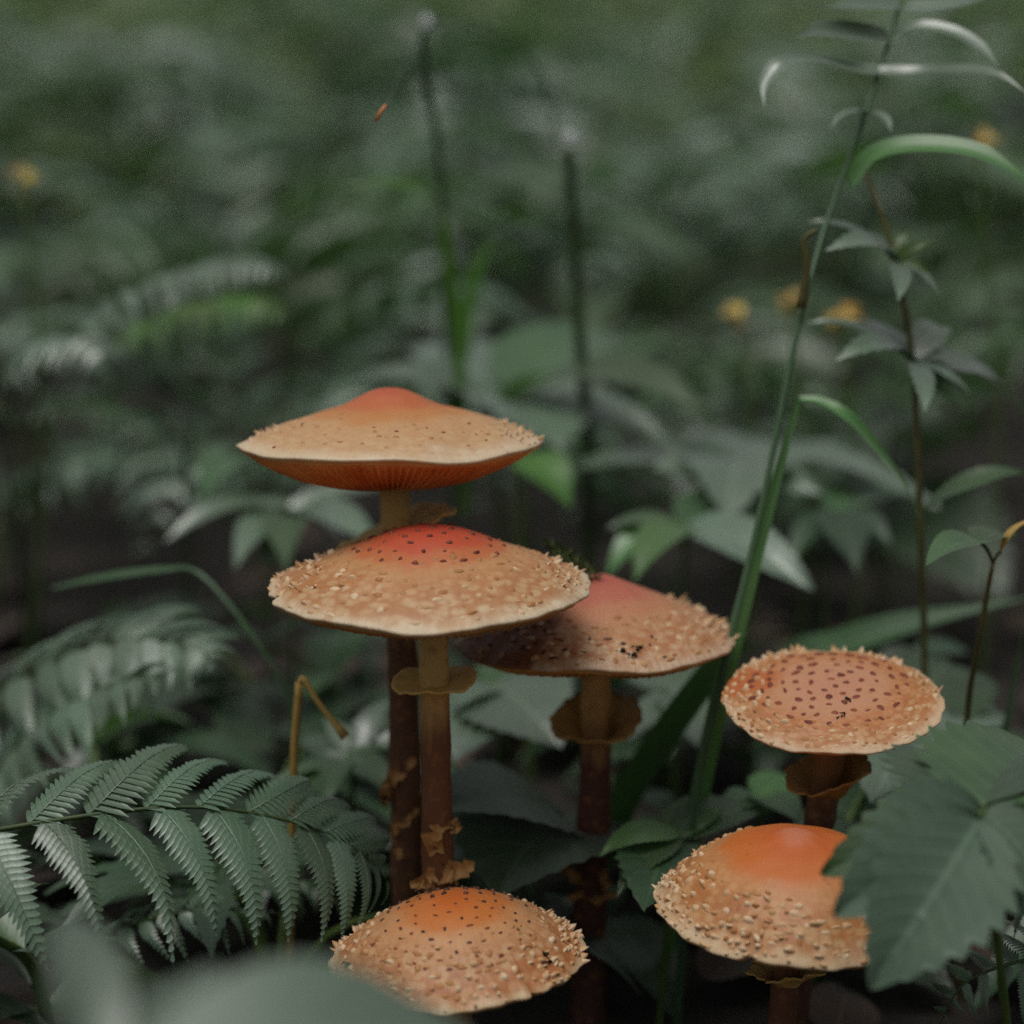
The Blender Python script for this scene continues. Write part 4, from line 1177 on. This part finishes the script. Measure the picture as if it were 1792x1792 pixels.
def proto_grass(key, seed, n=9, h=.26):
    rg = random.Random(seed)
    root = thing('grass_tuft', '', 'grass', (0, 0, 0))
    for k in range(n):
        a = rg.uniform(0, 6.28)
        d = Vector((math.cos(a), math.sin(a), 0))
        hh = h * rg.uniform(.6, 1.15)
        sp_ = rg.uniform(.25, .8)
        pts = spline([d * .008 + Vector((0, 0, -.02)), d * hh * sp_ * .35 + Vector((0, 0, hh * .6)), d * hh * sp_ * .75 + Vector((0, 0, hh * .92)), d * hh * sp_ * 1.3 + Vector((0, 0, hh * (.95 - .4 * sp_)))], 14)
        w = rg.uniform(.004, .009)
        bm = MB(); bm.ribbon(pts, lambda u: w * (1 - u ** 3) + .0004, (d.x * -.5, d.y * -.5, 1), .3)
        bm.build('blade', [M[key]], root, (0, 0, 0))
    return root
PROTO = {
 'palm_near': [proto_palmate('grey', 101, 4, .16), proto_palmate('mid', 102, 5, .19), proto_palmate('dark', 103, 4, .14)],
 'up_near': [proto_upright('grey', 111, .23, 4, 'ovate', .085), proto_upright('mid', 112, .27, 5, 'ovate', .075), proto_upright('bright', 113, .25, 4, 'smooth', .09), proto_upright('dark', 114, .20, 4, 'broad', .09)],
 'fern': [proto_fern('fern', 121, 5, .27), proto_fern('mid', 122, 6, .31)],
 'grass': [proto_grass('grass', 131), proto_grass('grassdark', 132), proto_grass('bright', 133)],
}
LAB = {'palm_near': ['pale grey green herb with fingered leaves', 'mid green herb with fingered leaves', 'dark green herb with fingered leaves'],
 'up_near': ['pale upright herb with paired toothed leaves', 'mid green upright herb with paired toothed leaves', 'bright green upright herb with smooth leaves', 'dark upright herb with broad paired leaves'],
 'fern': ['grey green fern with five arching fronds', 'mid green fern with six arching fronds'],
 'grass': ['green grass tuft', 'dark green grass tuft', 'bright yellow green grass tuft'],
 'low': ['tiny dark leaved seedling', 'tiny dark fingered seedling', 'tiny smooth leaved green seedling']}
def zone_of(y):
    return 'on the shaded floor around the mushrooms' if y < .95 else 'just behind the mushrooms' if y < 1.35 else 'in the blurred middle distance' if y < 2.4 else 'on the far blurred slope'
USED = set()
def plant_at(kind, x, y, sc_, rg, ix=None):
    ix = rg.randrange(len(PROTO[kind])) if ix is None else ix
    pr = PROTO[kind][ix]
    if pr.name in USED:
        o = copy_tree(pr)
    else:
        o = pr; USED.add(pr.name)
    o.location = (x, y, gz(x, y))
    o.rotation_euler = (rg.uniform(-.1, .1), rg.uniform(-.1, .1), rg.uniform(0, 6.28))
    o.scale = (sc_,) * 3
    o['label'] = LAB[kind][ix] + ' ' + zone_of(y)
    o['group'] = o['label']
rg = random.Random(77)
cnt = {}
def scatter(n, y0, y1, kinds, s0, s1, xm=.31, xa=.16, mind=.07, power=1.0):
    pts = []
    for _ in range(n * 12):
        if len(pts) >= n:
            break
        y = y0 + (y1 - y0) * rg.random() ** power
        x = rg.uniform(-1, 1) * (xm * y + xa)
        if any((x - a) ** 2 + (y - b) ** 2 < (mind * (.6 + .4 * y)) ** 2 for a, b in pts):
            continue
        pts.append((x, y))
        k = rg.choice(kinds)
        plant_at(k, x, y, rg.uniform(s0, s1), rg)
        cnt[k] = cnt.get(k, 0) + 1
PROTO['low'] = [proto_upright('dark', 141, .07, 3, 'ovate', .04), proto_palmate('dark', 142, 4, .05), proto_upright('mid', 143, .06, 3, 'smooth', .04)]
for pr in PROTO['low']:
    pr.name = 'seedling'
scatter(46, .60, .95, ['low'], .6, 1.15, mind=.035)
scatter(13, 1.15, 1.45, ['fern', 'palm_near', 'up_near'], .65, .95, mind=.10)
scatter(40, 1.45, 2.2, ['fern', 'up_near', 'palm_near', 'up_near', 'grass'], .9, 1.35, mind=.14)
scatter(44, 2.2, 3.4, ['fern', 'up_near', 'palm_near', 'fern', 'up_near'], 1.2, 1.9, mind=.16)
scatter(60, 3.4, 6.5, ['up_near', 'fern', 'palm_near', 'up_near'], 1.1, 1.9, mind=.19)
for kk in PROTO:
    for ix, pr in enumerate(PROTO[kk]):
        if pr.name not in USED:
            plant_at(kk, rg.uniform(-.4, .4), rg.uniform(1.6, 2.2), 1.0, rg, ix)
# far ground cover of leaves and grass on the slope, too many to count
def mat_far(name, c0, c1):
    m = mat_plain(name, c0, c1, .5, 5, island=True)
    return m
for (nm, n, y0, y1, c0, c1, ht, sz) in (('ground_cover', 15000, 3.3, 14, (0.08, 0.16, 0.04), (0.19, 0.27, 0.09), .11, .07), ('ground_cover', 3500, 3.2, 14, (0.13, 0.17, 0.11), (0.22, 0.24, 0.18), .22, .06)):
    bm = MB()
    for _ in range(n):
        y = y0 + (y1 - y0) * rg.random() ** 1.4
        x = rg.uniform(-1, 1) * (.3 * y + .5)
        z = gz(x, y) + (.45 + .55 * rg.random()) * ht
        a = rg.uniform(0, 6.28); tl = rg.uniform(-.25, .3)
        d = Vector((math.cos(a), math.sin(a), tl)).normalized()
        sd_ = Vector((-math.sin(a), math.cos(a), rg.uniform(-.25, .25))).normalized()
        l = sz * rg.uniform(.6, 1.4); w = l * rg.uniform(.15, .3)
        p = Vector((x, y, z))
        bm.add([p, p + d * l * .45 + sd_ * w, p + d * l - Vector((0, 0, l * .2)), p + d * l * .45 - sd_ * w, p + d * l * .5 + Vector((0, 0, l * .08))], [(0, 1, 4), (1, 2, 4), (2, 3, 4), (3, 0, 4)])
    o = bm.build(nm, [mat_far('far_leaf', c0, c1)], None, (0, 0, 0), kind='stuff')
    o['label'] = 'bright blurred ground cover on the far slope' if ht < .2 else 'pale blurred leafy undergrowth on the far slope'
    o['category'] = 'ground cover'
# dead leaves on the soil around the mushrooms
rg2 = random.Random(9)
for k in range(70):
    y = rg2.uniform(.60, 1.3); x = rg2.uniform(-1, 1) * (.27 * y + .05)
    a = rg2.uniform(0, 6.28)
    o = inst(LEAF[rg2.choice(['ovate', 'broad', 'smooth'])], 'dead_leaf', None, (x, y, gz(x, y) + rg2.uniform(.002, .012)), (math.cos(a), math.sin(a), rg2.uniform(-.1, .25)), (rg2.uniform(-.3, .3), rg2.uniform(-.3, .3), 1), rg2.uniform(.03, .06), mat=M['deadleaf'])
    o['label'] = 'dark brown dead leaf lying on the forest floor'
    o['category'] = 'dead leaf'
    o['group'] = 'dead leaves on the forest floor'
